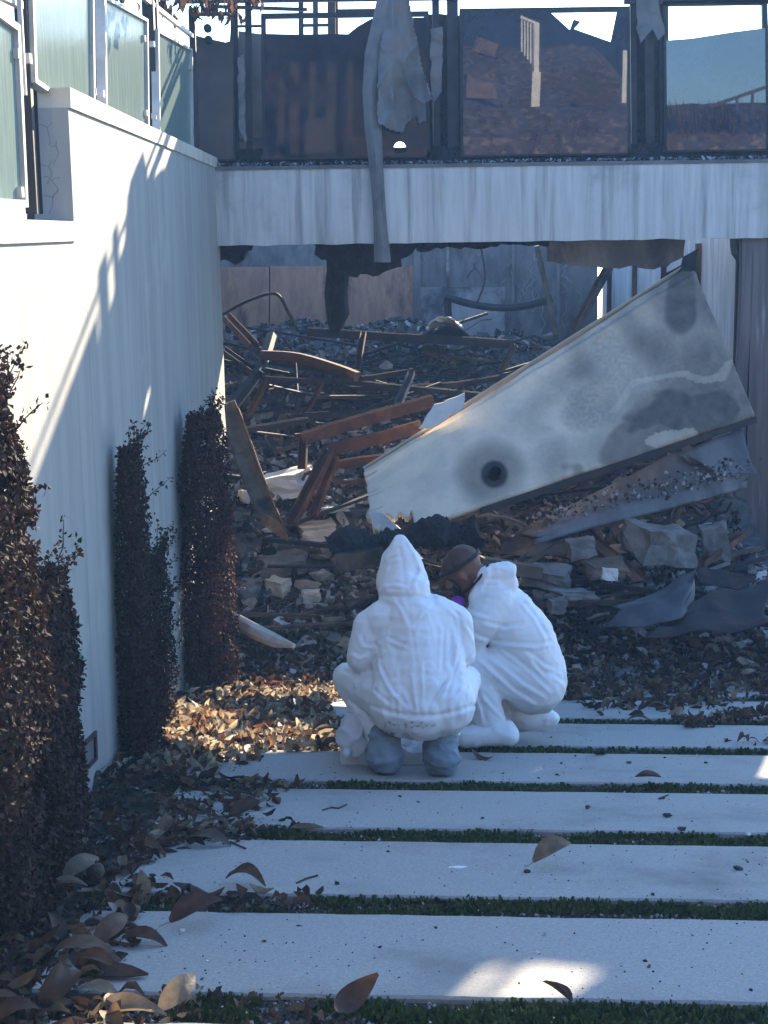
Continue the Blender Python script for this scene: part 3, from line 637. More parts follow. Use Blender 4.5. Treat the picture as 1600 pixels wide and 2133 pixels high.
for a, b, wd, hh, mt_, lab in L_: channel('steel_stud' if 'rust' in mt_ or mt_ == 'greymetal' else 'burnt_plank', PY(*a), PY(*b), wd, hh, lab, mt_, sag=.05 if 'sag' in lab or 'bent' in lab else 0)
def rod(pts, r, label, mt='rustdark', name='bent_rod', cat='rod', n=6):
    P = [PY(*q) for q in pts]; out = []
    for i in range(len(P) - 1):
        p0, p1, p2, p3 = P[max(i - 1, 0)], P[i], P[i + 1], P[min(i + 2, len(P) - 1)]
        for k in range(6):
            t = k / 6; out.append(.5 * ((2 * p1) + (p2 - p0) * t + (2 * p0 - 5 * p1 + 4 * p2 - p3) * t * t + (3 * p1 - p0 - 3 * p2 + p3) * t ** 3))
    tag(MB().tube(out + [P[-1]], r, n).build(name, mt), label, cat)
rod([(935, 690, 18.6), (932, 620, 18.6)], .05, 'upright leg of the sagging dark bar', 'steel', 'burnt_bar', 'bar')
rod([(928, 618, 18.55), (985, 634, 18.5), (1045, 641, 18.5), (1100, 636, 18.5), (1150, 622, 18.5)], .05, 'sagging dark bar in front of the rear wall', 'steel', 'burnt_bar', 'bar')
rod([(1118, 512, 18.4), (1138, 600, 18.4), (1158, 700, 18.2)], .035, 'thin pale pole leaning against the dark rear wall', 'wood', 'pole', 'pole')
rod([(464, 655, 16.5), (520, 625, 16.6), (575, 612, 16.7), (600, 650, 16.6), (622, 690, 16.5)], .018, 'thin looping cable in front of the ochre boards', 'rustdark', 'cable', 'cable')
rod([(590, 705, 16), (612, 740, 15.8), (618, 800, 15.5), (622, 860, 14.9)], .015, 'thin drooping cable on the left of the heap', 'rustdark', 'cable', 'cable')
rod([(480, 850, 14.8), (540, 770, 15.6), (565, 700, 16.4)], .06, 'thick grey burnt branch near the wall end', 'rustdark', 'burnt_branch', 'branch')
rod([(545, 740, 15.7), (620, 745, 15.5), (700, 768, 15.2), (745, 785, 15)], .055, 'long brown pipe curving over the heap', 'rust', 'pipe', 'pipe')
rod([(1000, 505, 18), (1010, 580, 18), (990, 640, 18)], .012, 'thin wire hanging by the grey rear wall', 'rustdark', 'cable', 'cable')
for i in range(120):
    x, y = R.uniform(-1.1, 3.0), 11.4 + 6 * R.random() ** 1.3; a = R.uniform(-.5, .5) + (math.pi if R.random() < .5 else 0); ln = R.uniform(.4, 1.6); d = Vector((math.cos(a), math.sin(a) * .7, R.uniform(-.1, .35))); p = Vector((x, y, hz(x, y) + .03)); q = p + d * ln
    q.z = max(q.z, hz(q.x, q.y) + .02); m = MB().bar(p, q, R.uniform(.02, .07), R.uniform(.012, .04)); m.v = [tuple(Vector(v) + noise.noise_vector(Vector(v) * 8) * .012) for v in m.v]
    tag(m.build('burnt_lath', R.choice(('char', 'rustdark', 'wood', 'rustdark'))), 'burnt strip in the rubble ' + ('left of the leaning slab' if x < 0 else 'behind the leaning slab' if y > 13 else 'under the leaning slab'), 'debris strip', 'burnt strips ' + ('left' if x < 0 else 'behind' if y > 13 else 'under'))
for i in range(60):
    x, y = R.uniform(-1.1, 2.6), R.uniform(12.2, 18); p = Vector((x, y, hz(x, y))); a = R.uniform(0, 6.3); pts = [p]
    for k in range(7): a += R.uniform(-.6, .6); p = p + Vector((math.cos(a) * .14, math.sin(a) * .08, R.uniform(-.06, .09))); p.z = max(p.z, hz(p.x, p.y) + .02); pts.append(p.copy())
    zn = 'left of the leaning slab' if x < 0 else 'behind the leaning slab'; tag(MB().tube(pts, R.uniform(.006, .02), 5).build('bent_wire', R.choice(('rustdark', 'rust', 'greymetal', 'rustdark'))), 'thin bent burnt wire tangled in the rubble ' + zn, 'wire', 'bent wires ' + zn)
# charred log
m = MB(); pts = [PY(690, 1150, 10.9), PY(760, 1128, 10.9), PY(850, 1115, 10.95), PY(930, 1106, 11.0), PY(998, 1108, 11.0)]
m.tube([pts[0] + (pts[-1] - pts[0]) * (i / 40) + Vector((0, 0, .03 * math.sin(i * .3))) for i in range(41)], [.10 + .025 * math.sin(i * .5) for i in range(41)], 16)
m.v = [tuple(Vector(v) + noise.noise_vector(Vector(v) * 14) * .028 + Vector((0, 0, .03)) * (1 if (int(v[0] * 26) + int(v[2] * 30)) % 2 else 0)) for v in m.v]
tag(m.build('charred_log', 'char'), 'black charred log lying behind the hooded person', 'log')
m = MB().bar(PY(700, 1172, 10.75), PY(800, 1158, 10.75), .12, .12); tag(m.build('burnt_plank', 'wood'), 'scorched brown timber below the charred log', 'timber')
m = MB().bar(PY(1000, 1172, 11.2), PY(1125, 1192, 11.3), .12, .09); tag(m.build('burnt_plank', 'wood'), 'tan timber end behind the bald head', 'timber')
# peeled board leaning at wall end
m = MB(); bp = [(478, 838, 22, 12.9), (492, 900, 40, 12.6), (515, 970, 42, 12.3), (545, 1045, 40, 12.0), (575, 1095, 26, 11.8), (603, 1122, 6, 11.7)]
def bfn(u, v):
    s = u * (len(bp) - 1); i = min(int(s), len(bp) - 2); f = s - i; q = [bp[i][k] + (bp[i + 1][k] - bp[i][k]) * f for k in range(4)]
    p = PY(q[0] + (v - .5) * q[2], q[1] - (v - .5) * 8, q[3]); return p + Vector((0, .06 * math.sin(v * 3.1), 0))
m.grid(bfn, 24, 6, Vector((0.0, .018, 0))); bd = thing('peeled_board', 'curved brown peeled board leaning at the end of the cream wall', 'board', PY(590, 1125, 11.75)); m.build('board', 'wood', bd, smooth=True)
m = MB().grid(lambda u, v: bfn(.05 + u * .93, .98 + v * .1) + Vector((.004, -.012, 0)), 20, 1, Vector((0, .01, 0))); m.build('pale_edge', 'freshwood', bd)
m = MB().grid(lambda u, v: PY(545 + 55 * u + (v - .5) * 26 * math.sin(3.1 * min(1, u + .05)), 1072 + 50 * u - (v - .5) * 10, 11.7), 10, 3, Vector((0, .012, 0))); tag(m.build('wood_splinter', 'freshwood'), 'orange peeled splinter at the foot of the leaning board', 'splinter')
m = MB().tube([PY(488, 1288, 10.6), PY(530, 1315, 10.4), PY(575, 1335, 10.3), PY(612, 1345, 10.2)], [.05, .06, .05, .02], 8); m.v = [tuple(Vector(v) + noise.noise_vector(Vector(v) * 10) * .012) for v in m.v]
tag(m.build('pale_branch', MST), 'cracked cream plaster strip lying in the leaves beyond the shrubs', 'plaster strip')
# sheet metal at lower right and slab below the panel
def sheetpx(name, rows, label, mt, cat='sheet', amp=.03, nu=24, nv=10, th=.008):
    def ev(row, u):
        s = u * (len(row) - 1); i = min(int(s), len(row) - 2); f = s - i; return PY(*[row[i][k] + (row[i + 1][k] - row[i][k]) * f for k in range(3)])
    def fn(u, v):
        s = v * (len(rows) - 1); i = min(int(s), len(rows) - 2); f = s - i
        return ev(rows[i], u) * (1 - f) + ev(rows[i + 1], u) * f + noise.noise_vector(Vector((u * 4, v * 4, len(label)))) * amp
    tag(MB().grid(fn, nu, nv, Vector((0, .3, 1)).normalized() * -th).build(name, mt, smooth=True), label, cat)
sheetpx('sheet_metal', [[(1280, 1262, 10.9), (1360, 1235, 11.1), (1420, 1200, 11.3), (1450, 1178, 11.5)], [(1290, 1270, 10.8), (1370, 1255, 10.85), (1430, 1228, 11.0), (1452, 1200, 11.2)], [(1262, 1300, 10.75), (1350, 1302, 10.7), (1420, 1285, 10.8), (1450, 1262, 11.0)]], 'bent grey sheet metal trough lying in front of the rubble', 'darkmetal', amp=.03, nu=40, nv=18)
sheetpx('sheet_metal', [[(1450, 1178, 11.6), (1500, 1188, 11.6), (1575, 1200, 11.6)], [(1456, 1215, 11.5), (1500, 1222, 11.5), (1540, 1225, 11.5)]], 'dark flat metal sheet right of the bent trough', 'rustdark', amp=.02)
sheetpx('sheet_metal', [[(1430, 1260, 11.0), (1500, 1230, 11.2), (1600, 1215, 11.3)], [(1340, 1330, 10.6), (1450, 1320, 10.6), (1600, 1300, 10.7)]], 'dark crumpled sheet lying at the foot of the column', 'rustdark', amp=.045, nu=40, nv=18)
sheetpx('fallen_slab', [[(1075, 1108, 11.9), (1250, 1020, 12.4), (1400, 945, 12.75), (1470, 925, 13.0)], [(1120, 1112, 11.7), (1300, 1060, 12.0), (1430, 1020, 12.4), (1560, 985, 12.8)], [(1110, 1125, 11.68), (1300, 1078, 11.95), (1430, 1042, 12.35), (1555, 1010, 12.75)]], 'ash covered ceiling slab lying under the leaning slab', 'rear', 'slab', .015, th=.03)
sheetpx('curled_sheet', [[(1415, 945, 12.7), (1480, 915, 12.9), (1545, 890, 13.0)], [(1440, 965, 12.65), (1510, 975, 12.7), (1570, 970, 12.8)], [(1430, 942, 12.6), (1500, 985, 12.6), (1580, 985, 12.7)]], 'curled dark ceiling sheet between leaning slab and column', 'rear', amp=.01)
sheetpx('ceiling_sheet', [[(1060, 1120, 11.9), (1130, 1080, 12.0), (1190, 1085, 12.1)], [(1030, 1165, 11.6), (1120, 1150, 11.6), (1210, 1150, 11.7)]], 'torn brown sheet draped over rubble under the leaning slab', 'wood', amp=.05)
m = MB()
for i in range(420):
    t = R.random(); px = 1120 + 430 * t + R.uniform(-40, 40); py = 1085 - 110 * t + R.uniform(-22, 16); p = PY(px, py, 11.85 + .75 * t - .02); v, f = R.choice(CH); s = R.uniform(.008, .03); r_ = rot3(); b = R.random(); c = (.6, .6, .6) if b > .8 else ((.3, .3, .3) if b > .4 else (.08, .08, .08))
    m.add([p + r_ @ q * s for q in v], f, c)
stuff(m.build('plaster_crumbs', 'rubble'), 'white plaster crumbs on the fallen ceiling slab', 'crumbs')
m = MB().grid(lambda u, v: PY(890 + 70 * u, 690 - 18 * math.sin(u * 3.1) - 14 * v, 17.3 - .3 * v) + noise.noise_vector(Vector((u * 5, v * 5, 2))) * .05, 12, 5, Vector((0, 0, -.02))); tag(m.build('plaster_sheet', 'sheetwhite'), 'white ash sheet on top of the heap below the rear panel', 'sheet')
m = MB().grid(lambda u, v: PY(880 + 110 * u, 712 - 36 * math.sin(u * 3.1) * (1 - .5 * v), 17 + .5 * v), 14, 5, Vector((0, 0, -.03))); tag(m.build('scorched_drum', 'rustdark', smooth=True), 'curved scorched metal casing on top of the heap', 'metal casing')

# ------------------------------------------------------------------ cracked board, plus dark screens added to keep sun out of the railing gaps
for poly, lab in (([(480, 62), (600, 76), (600, 345), (480, 345)], 'cracked burnt wall board seen between the left railing posts'), ([(886, 30), (1015, 30), (1015, 338), (888, 338)], 'added black screen keeping sun out behind the middle railing posts'), ([(1302, 30), (1392, 20), (1392, 92), (1440, 92), (1440, 330), (1304, 332)], 'added black screen keeping sun out behind the right railing posts')):
    tag(fillpoly([PY(px, py, GY + .3) for px, py in ragged(poly, 4, 30)], th=Vector((0, .04, 0))).build('gap_board', 'rear' if 'cracked' in lab else 'char'), lab, 'board')

# ------------------------------------------------------------------ people
def lerp(a, b, t): return a + (b - a) * t
def blob(parts, voxel=.013, smooth_it=6, fold=None):
    """union of tapered capsules -> one continuous skin"""
    bm = bmesh.new()
    for p, q, r0, r1 in parts:
        p, q = Vector(p), Vector(q); n = max(1, int((q - p).length / (min(r0, r1) * .35)))
        for i in range(n + 1):
            t = i / n; bmesh.ops.create_icosphere(bm, subdivisions=2, radius=r0 + (r1 - r0) * t, matrix=Matrix.Translation(p + (q - p) * t))
    me = bpy.data.meshes.new('tmp'); bm.to_mesh(me); bm.free(); o = bpy.data.objects.new('tmp', me); COL.objects.link(o)
    r = o.modifiers.new('r', 'REMESH'); r.mode = 'VOXEL'; r.voxel_size = voxel
    s = o.modifiers.new('s', 'SMOOTH'); s.iterations = smooth_it; s.factor = .6
    dg = bpy.context.evaluated_depsgraph_get(); dg.update(); me2 = bpy.data.meshes.new_from_object(o.evaluated_get(dg))
    bpy.data.objects.remove(o)
    b = MB(); nr = [v.normal.copy() for v in me2.vertices]
    b.v = [tuple(v.co + (nr[i] * fold(v.co, nr[i]) if fold else Vector())) for i, v in enumerate(me2.vertices)]; b.f = [tuple(p.vertices) for p in me2.polygons]; return b
def ridge(p, k=1.0): return (1 - abs(noise.noise(p)) * 2.2)
def suitfold(seed, axis_pull=None):
    def fn(p, n):
        q = p + Vector((seed, 0, 0)); wv = noise.noise_vector(q * 2.5) * .10
        lat = abs(n.z); m1 = .35 + .65 * sm(-.25, .3, noise.noise(q * 2.2 + Vector((0, 9, 0))))
        a = max(0, ridge(Vector((q.x * 13, q.y * 13, q.z * 1.9)) + wv * 9)) ** 3
        b = max(0, ridge(Vector((q.x * 5, q.y * 5, q.z * 9)) + wv * 12)) ** 4; d = max(0, ridge(q * 13 + wv * 16)) ** 4
        return (.006 * a + .004 * b + .002 * d) * m1 + .005 * noise.noise(q * 4.5) - .003
    return fn
def creases(b, lines, ymax):
    import numpy as np
    V = np.array(b.v); d = V - np.array(CAM); z = d @ np.array(CF); px = CX + F * (d @ np.array(CR)) / z; py = CY - F * (d @ np.array(CU)) / z
    dv = np.zeros(len(V))
    for amp, w, pts in lines:
        best = np.full(len(V), 1e9); sgn = np.zeros(len(V)); tt = np.zeros(len(V)); n = len(pts) - 1
        for i in range(n):
            (x0, y0), (x1, y1) = pts[i], pts[i + 1]; L = math.hypot(x1 - x0, y1 - y0); ux, uy = (x1 - x0) / L, (y1 - y0) / L
            t = np.clip((px - x0) * ux + (py - y0) * uy, 0, L); ex, ey = px - (x0 + ux * t), py - (y0 + uy * t); dd = np.hypot(ex, ey); m = dd < best
            best = np.where(m, dd, best); sgn = np.where(m, ex * uy - ey * ux, sgn); tt = np.where(m, (i + t / L) / n, tt)
        sd_ = np.sign(sgn) * best; env = np.clip(np.minimum(tt, 1 - tt) * 6, .0, 1)
        dv += amp * env * (np.exp(-(sd_ / w) ** 2) - 1.0 * np.exp(-((sd_ - 1.7 * w) / (w * .9)) ** 2))
    dv[V[:, 1] > ymax] = 0
    b.v = [tuple(q) for q in V - np.outer(dv, np.array(CF))]
def gloved_hand(root, wrist, direc, up, side):
    d = direc.normalized(); u = up.normalized(); s = d.cross(u).normalized() * side; parts = []
    parts.append((wrist, wrist + d * .05, .028, .03)); 
    for i, (off, ln) in enumerate(((-.033, .07), (-.011, .08), (.011, .075), (.032, .06))):
        k = wrist + d * .085 + s * off; parts.append((wrist + d * .03 + s * off * .6, k, .013, .0105)); mid = k + d * ln * .45 - u * .008; parts.append((k, mid, .0105, .0095)); parts.append((mid, mid + d * ln * .4 - u * .03, .0095, .0085))
    t0 = wrist + d * .03 - s * .03; t1 = t0 + d * .03 - s * .035 - u * .01; parts.append((t0, t1, .014, .011)); parts.append((t1, t1 + d * .035 - s * .005 - u * .01, .011, .009))
    blob(parts, .005, 2).build('glove', 'glove', root, smooth=True)
def soot_zero(b): b.a = [0.0] * len(b.v); return b
# person one: seen from behind, squatting, hood up
p1 = thing('person', 'person in white hooded coverall squatting with back to camera and grey boot covers', 'person', (.16, 7.05, gz(.16, 7.05)))
def J(px, py, y): return PY(px, py, y)
LA, RA = Vector((.03, 7.02, gz(.03, 7.02))), Vector((.30, 6.98, gz(.3, 6.98)))
hipL, hipR = J(832, 1462, 7.0), J(930, 1462, 7.0); kneL, kneR = J(727, 1413, 7.32), J(967, 1420, 7.32)
parts = [(J(836, 1468, 6.98), J(925, 1468, 6.98), .158, .158), (J(880, 1480, 6.95), J(881, 1478, 6.97), .152, .152),
         (J(838, 1440, 7.02), J(826, 1318, 7.18), .15, .125), (J(918, 1440, 7.02), J(906, 1310, 7.18), .15, .125), (J(880, 1440, 7.0), J(866, 1300, 7.18), .17, .16),
         (J(866, 1306, 7.2), J(850, 1270, 7.24), .145, .095), (J(800, 1296, 7.2), J(775, 1306, 7.22), .11, .095), (J(905, 1284, 7.2), J(946, 1296, 7.22), .11, .092),
         (J(842, 1236, 7.25), J(838, 1215, 7.3), .132, .13), (J(838, 1215, 7.3), J(836, 1178, 7.31), .13, .105), (J(836, 1178, 7.31), J(833, 1128, 7.30), .105, .034),
         (J(768, 1308, 7.2), J(754, 1368, 7.17), .085, .08), (J(754, 1368, 7.17), J(790, 1395, 7.5), .08, .05), (J(790, 1395, 7.5), J(815, 1405, 7.62), .05, .042),
         (J(952, 1300, 7.2), J(962, 1362, 7.17), .083, .076), (J(962, 1362, 7.17), J(930, 1392, 7.5), .076, .05), (J(930, 1392, 7.5), J(910, 1402, 7.62), .05, .042),
         (hipL, kneL, .145, .082), (hipR, kneR, .145, .084), (kneL, LA + Vector((0, .06, .16)), .085, .085), (kneR, RA + Vector((0, .06, .16)), .085, .085)]
b = blob(parts, .0085, 4, suitfold(1.3))
def gs(x, s): return math.exp(-(x / s) ** 2)
nv_ = []
for v in b.v:                                                # seam, neck crease, waist elastic, gathers
    p = Vector(v); px, py = proj(p); dv = 0
    if p.y < 7.35:
        sx_ = 850 + (py - 1260) * .14; dv -= .006 * gs(px - sx_, 3) * (1 if 1140 < py < 1470 else 0)
        yc_ = 1492 - 22 * ((px - 880) / 105) ** 2; dv -= .014 * gs(py - yc_, 5) * (1 if 770 < px < 990 else 0)
        dv += .0055 * (.4 + noise.noise(Vector((px * .02, py * .01, 5)))) * math.sin((px - 880) * .34 * (1 + .25 * noise.noise(Vector((px * .03, 0, 0)))) + (py - 1480) * .02 * (px - 880) * .02) * sm(1330, 1470, py) * (1 - sm(1484, 1496, py)) * (1 if 770 < px < 985 else 0)
        dv -= .02 * gs(py - (1243 + .04 * (px - 840)), 5) * (1 if 775 < px < 910 else 0)
        dv -= .016 * gs(px - (790 - (py - 1310) * .10), 6) * sm(1300, 1330, py) * (1 - sm(1395, 1410, py)) + .016 * gs(px - (938 + (py - 1310) * .05), 6) * sm(1300, 1330, py) * (1 - sm(1390, 1405, py))
    nv_.append(tuple(p + CF * -dv))
b.v = nv_
A_ = .0085
creases(b, [(A_, 4, q) for q in ([(793, 1224), (820, 1219), (852, 1226)], [(798, 1204), (812, 1172), (838, 1164)], [(856, 1228), (868, 1205), (880, 1180)], [(800, 1180), (806, 1150), (826, 1122)], [(845, 1120), (862, 1150), (884, 1200)],
    [(818, 1248), (834, 1270), (850, 1302)], [(902, 1254), (880, 1276), (857, 1302)], [(925, 1262), (950, 1285), (957, 1330), (948, 1372), (930, 1430), (914, 1474)], [(920, 1300), (917, 1350), (915, 1405)],
    [(770, 1335), (782, 1352), (788, 1390), (806, 1428), (842, 1480)], [(790, 1398), (815, 1440), (852, 1482)], [(905, 1474), (930, 1430), (955, 1392)], [(892, 1482), (915, 1450), (935, 1420)], [(856, 1395), (862, 1440), (866, 1482)], [(879, 1370), (880, 1430), (876, 1482)],
    [(838, 1430), (848, 1460), (860, 1485)], [(925, 1482), (948, 1455), (966, 1428)], [(772, 1438), (790, 1455), (812, 1472)], [(800, 1330), (830, 1345), (850, 1350)], [(745, 1318), (752, 1345), (782, 1352), (772, 1384)], [(728, 1362), (748, 1372), (768, 1366)], [(965, 1300), (980, 1322), (990, 1346)], [(966, 1388), (980, 1380), (991, 1364)],
    [(705, 1400), (735, 1412), (768, 1404)], [(740, 1450), (752, 1428), (770, 1412)], [(975, 1440), (985, 1420), (1000, 1412)], [(720, 1460), (742, 1480), (772, 1500)])], 7.45)
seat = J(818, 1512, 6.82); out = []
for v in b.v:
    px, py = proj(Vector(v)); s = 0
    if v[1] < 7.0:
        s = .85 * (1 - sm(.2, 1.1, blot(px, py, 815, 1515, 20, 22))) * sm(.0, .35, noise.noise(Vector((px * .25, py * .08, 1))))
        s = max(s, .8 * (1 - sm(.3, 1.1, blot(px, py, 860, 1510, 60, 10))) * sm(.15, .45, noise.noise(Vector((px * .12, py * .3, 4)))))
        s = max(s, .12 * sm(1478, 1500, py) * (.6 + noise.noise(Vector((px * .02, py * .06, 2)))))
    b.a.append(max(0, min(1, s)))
body = b.build('coverall', 'suit', p1, smooth=True)
for A, yaw_ in ((LA, .12), (RA, -.12)):
    dirv = Vector((math.sin(yaw_) * -1, 1, -.169)).normalized()
    bb = blob([(A + Vector((0, -.02, .088)), A + dirv * .16 + Vector((0, 0, .075)), .088, .07), (A + Vector((0, .0, .09)), A + Vector((0, .03, .17)), .088, .082), (A + Vector((0, -.035, .07)), A + Vector((0, -.03, .1)), .066, .07)], .010, 4, lambda p, n: .011 * max(0, ridge(Vector((p.x * 9, p.y * 9, p.z * 24)))) ** 3 + .01 * noise.noise(p * 12))
    bb.v = [(v[0], v[1], max(v[2], gz(v[0], v[1]) + .002)) for v in bb.v]; bb.build('boot_cover', 'boot', p1, smooth=True)
m = MB().tube([J(846, 1262, 7.13) + Vector((0, -.012, 0)), J(858, 1330, 7.03), J(870, 1400, 6.9)], .0025, 4)
gloved_hand(p1, J(815, 1405, 7.62), Vector((.3, 1, -.9)), Vector((0, 1, 1)), 1); gloved_hand(p1, J(910, 1402, 7.62), Vector((-.3, 1, -.9)), Vector((0, 1, 1)), -1)
# person two: kneeling in profile, hood down, respirator
p2 = thing('person', 'person in white coverall kneeling beside the squatting one, bald head and respirator showing', 'person', (.75, 7.85, gz(.75, 7.85)))
Y2 = 7.9
parts = [(J(1112, 1418, Y2), J(1108, 1400, Y2), .19, .19), (J(1108, 1400, Y2), J(1085, 1330, Y2), .195, .185), (J(1085, 1330, Y2), J(1052, 1278, Y2), .185, .16), (J(1052, 1278, Y2), J(1030, 1240, Y2 + .02), .155, .115),
         (J(1030, 1255, Y2 - .06), J(1005, 1290, Y2 - .12), .12, .1), (J(1005, 1290, Y2 - .12), J(985, 1335, Y2 - .1), .095, .08), (J(985, 1335, Y2 - .1), J(930, 1375, Y2 + .05), .075, .05),
         (J(1035, 1255, Y2 + .15), J(1000, 1290, Y2 + .25), .11, .09), (J(1000, 1290, Y2 + .25), J(960, 1350, Y2 + .25), .085, .07), (J(960, 1350, Y2 + .25), J(915, 1385, Y2 + .15), .06, .045),
         (J(1120, 1425, Y2 - .06), J(985, 1385, Y2 - .1), .155, .105), (J(985, 1385, Y2 - .1), J(1022, 1500, Y2 - .16), .105, .085), (J(1022, 1500, Y2 - .16), J(1035, 1525, Y2 - .18), .08, .06),
         (J(1110, 1440, Y2 + .12), J(1000, 1490, Y2 + .2), .15, .1), (J(1005, 1495, Y2 + .12), J(1100, 1490, Y2 + .08), .09, .085), (J(1095, 1490, Y2 + .05), J(1135, 1496, Y2 + .02), .085, .065),
         (J(1018, 1222, Y2 - .03), J(1052, 1216, Y2 - .03), .085, .075), (J(1010, 1199, Y2 - .06), J(1056, 1189, Y2 - .05), .056, .056), (J(1004, 1212, Y2 - .06), J(992, 1246, Y2 - .08), .05, .045)]
b = soot_zero(blob(parts, .009, 5, suitfold(7.7)))
creases(b, [(.0095, 4.5, q) for q in ([(975, 1322), (1010, 1336), (1045, 1344), (1115, 1350), (1172, 1338)], [(1000, 1352), (1040, 1385), (1085, 1424), (1142, 1460)], [(990, 1368), (1030, 1405), (1068, 1440), (1125, 1476)], [(1030, 1348), (1070, 1376), (1105, 1404), (1152, 1450)], [(1088, 1360), (1110, 1372), (1132, 1390), (1158, 1398)],
    [(1100, 1372), (1116, 1392), (1134, 1412)], [(1150, 1410), (1172, 1426), (1180, 1448)], [(1075, 1245), (1112, 1290), (1140, 1340)], [(965, 1268), (990, 1282), (1020, 1290)], [(1000, 1300), (1050, 1312), (1095, 1305)], [(1000, 1448), (1030, 1480), (1066, 1512)], [(985, 1440), (1000, 1480), (1005, 1510)], [(1085, 1492), (1115, 1500), (1150, 1494)],
    [(1000, 1190), (1030, 1180), (1062, 1186)], [(995, 1228), (1010, 1214), (1050, 1214)], [(1005, 1240), (1040, 1236), (1070, 1226)], [(1020, 1180), (1016, 1200), (1004, 1216)])], 8.1)
b.v = [(v[0], v[1], max(v[2], gz(v[0], v[1]) + .003)) for v in b.v]; b.build('coverall', 'suit', p2, smooth=True)
bb = soot_zero(blob([(J(1058, 1530, Y2 - .2), J(970, 1535, Y2 - .2), .062, .055), (J(1035, 1520, Y2 - .19), J(1055, 1525, Y2 - .2), .06, .06)], .010, 4, lambda p, n: .01 * max(0, ridge(p * 9)) ** 2)); bb.v = [(v[0], v[1], max(v[2], gz(v[0], v[1]) + .002)) for v in bb.v]; bb.build('boot_cover', 'suit', p2, smooth=True)
bb = soot_zero(blob([(J(1100, 1490, Y2 + .02), J(1145, 1497, Y2 + .02), .08, .052), (J(1090, 1498, Y2 + .02), J(1130, 1506, Y2 + .02), .06, .05)], .010, 4, lambda p, n: .008 * max(0, ridge(p * 9)) ** 2)); bb.v = [(v[0], v[1], max(v[2], gz(v[0], v[1]) + .002)) for v in bb.v]; bb.build('boot_cover', 'suit', p2, smooth=True)
# head facing left and down
HC = J(968, 1186, Y2 - .02); fwd = Vector((-.62, .35, -.70)).normalized(); upv = Vector((-.45, .0, .8)); upv = (upv - fwd * upv.dot(fwd)).normalized(); sid = fwd.cross(upv).normalized()
def H(a, b_, c): return HC + fwd * a + upv * b_ + sid * c       # forward, up, side
hd = blob([(H(-.03, .035, 0), H(.02, .035, 0), .092, .09), (H(.03, -.02, 0), H(.05, -.05, 0), .072, .062), (H(.065, -.085, 0), H(.068, -.09, 0), .045, .04), (H(-.03, -.04, 0), H(-.045, -.085, .0), .058, .05), (H(.10, -.02, 0), H(.112, -.042, 0), .014, .018)] +
          [(H(-.004, .005, s * .082), H(-.008, -.03, s * .086), .024, .016) for s in (1, -1)] + [(H(.045, .012, s * .03), H(.07, .012, s * .03), .03, .03) for s in (1, -1)], .007, 3)
for v in hd.v:
    q = Vector(v) - HC; up_ = q.dot(upv); fw = q.dot(fwd); hd.a.append(.6 * sm(.0, .06, up_ - max(0, fw) * .35 + .01))   # cropped hair
head = hd.build('head', 'skin', p2, smooth=True)
def band(fn, r=.006, n=40, name='mask_strap', closed=True):
    m = MB(); m.tube([fn(2 * math.pi * i / n) for i in range(n + 1)], r, 6, False)
    m.build(name, 'rubber', p2)
band(lambda t: H(-.005 + .118 * math.cos(t), .042 + .028 * math.cos(t), .096 * math.sin(t)), .009)
m = MB()
for s in (1, -1):
    m.tube([H(.088, .035, s * .045), H(.05, .0, s * .088), H(.055, -.045, s * .08), H(.095, -.07, s * .05)], .006, 6); m.tube([H(.095, -.075, s * .05), H(.03, -.085, s * .078), H(-.06, -.08, s * .07), H(-.11, -.07, 0)], .007, 6)
m.build('mask_strap', 'rubber', p2)
mk = blob([(H(.10, -.06, 0), H(.135, -.085, 0), .05, .036)], .008, 3); rs = mk.build('respirator', 'rubber', p2, smooth=True)
for s in (1, -1):
    m = MB(); c0, c1 = H(.125, -.085, s * .045), H(.135, -.1, s * .105); m.tube([c0, lerp(c0, c1, .3), lerp(c0, c1, .32), c1, c1 + (c1 - c0) * .05], [.018, .018, .036, .036, .026], 18); m.build('filter_cartridge', 'purple', rs)
gloved_hand(p2, J(915, 1385, Y2 + .15), Vector((-1, .2, -.6)), Vector((-.4, .2, 1)), 1); gloved_hand(p2, J(930, 1375, Y2 + .05), Vector((-1, .3, -.5)), Vector((-.4, .2, 1)), -1)
# plastic bag on the slab in front of them
def bagfn(u, v):
    x = -.19 + u * .55; y = 7.22 + v * .45; g0 = gz(x, y)
    h = .05 + .12 * max(0, 1 - u * 3.2) * math.sin(v * 3.1) + .05 * abs(noise.noise(Vector((x * 9, y * 9, 3)))) + .025 * max(0, ridge(Vector((x * 14, y * 14, 0))))
    if v in (0, 1) or u in (0, 1): h = .004
    return (x + noise.noise(Vector((u * 6, v * 6, 1))) * .03, y + noise.noise(Vector((u * 6, v * 6, 8))) * .03, g0 + h)
tag(MB().grid(bagfn, 46, 34).build('plastic_bag', 'plastic', smooth=True), 'crumpled white plastic bag on the slab in front of the squatting person', 'bag')
m = blob([(J(735, 1512, 7.12), J(728, 1540, 7.1), .055, .06), (J(728, 1540, 7.1), J(745, 1552, 7.1), .06, .05), (J(722, 1548, 7.08), J(721, 1572, 7.04), .03, .014)], .009, 3, lambda p, n: .014 * max(0, ridge(p * 13)) ** 2 + .01 * noise.noise(p * 15))
m.v = [(v[0], v[1], max(v[2], gz(v[0], v[1]) + .002)) for v in m.v]; tag(m.build('plastic_wrap', 'plastic', smooth=True), 'bunched white plastic beside the left grey boot cover', 'plastic')

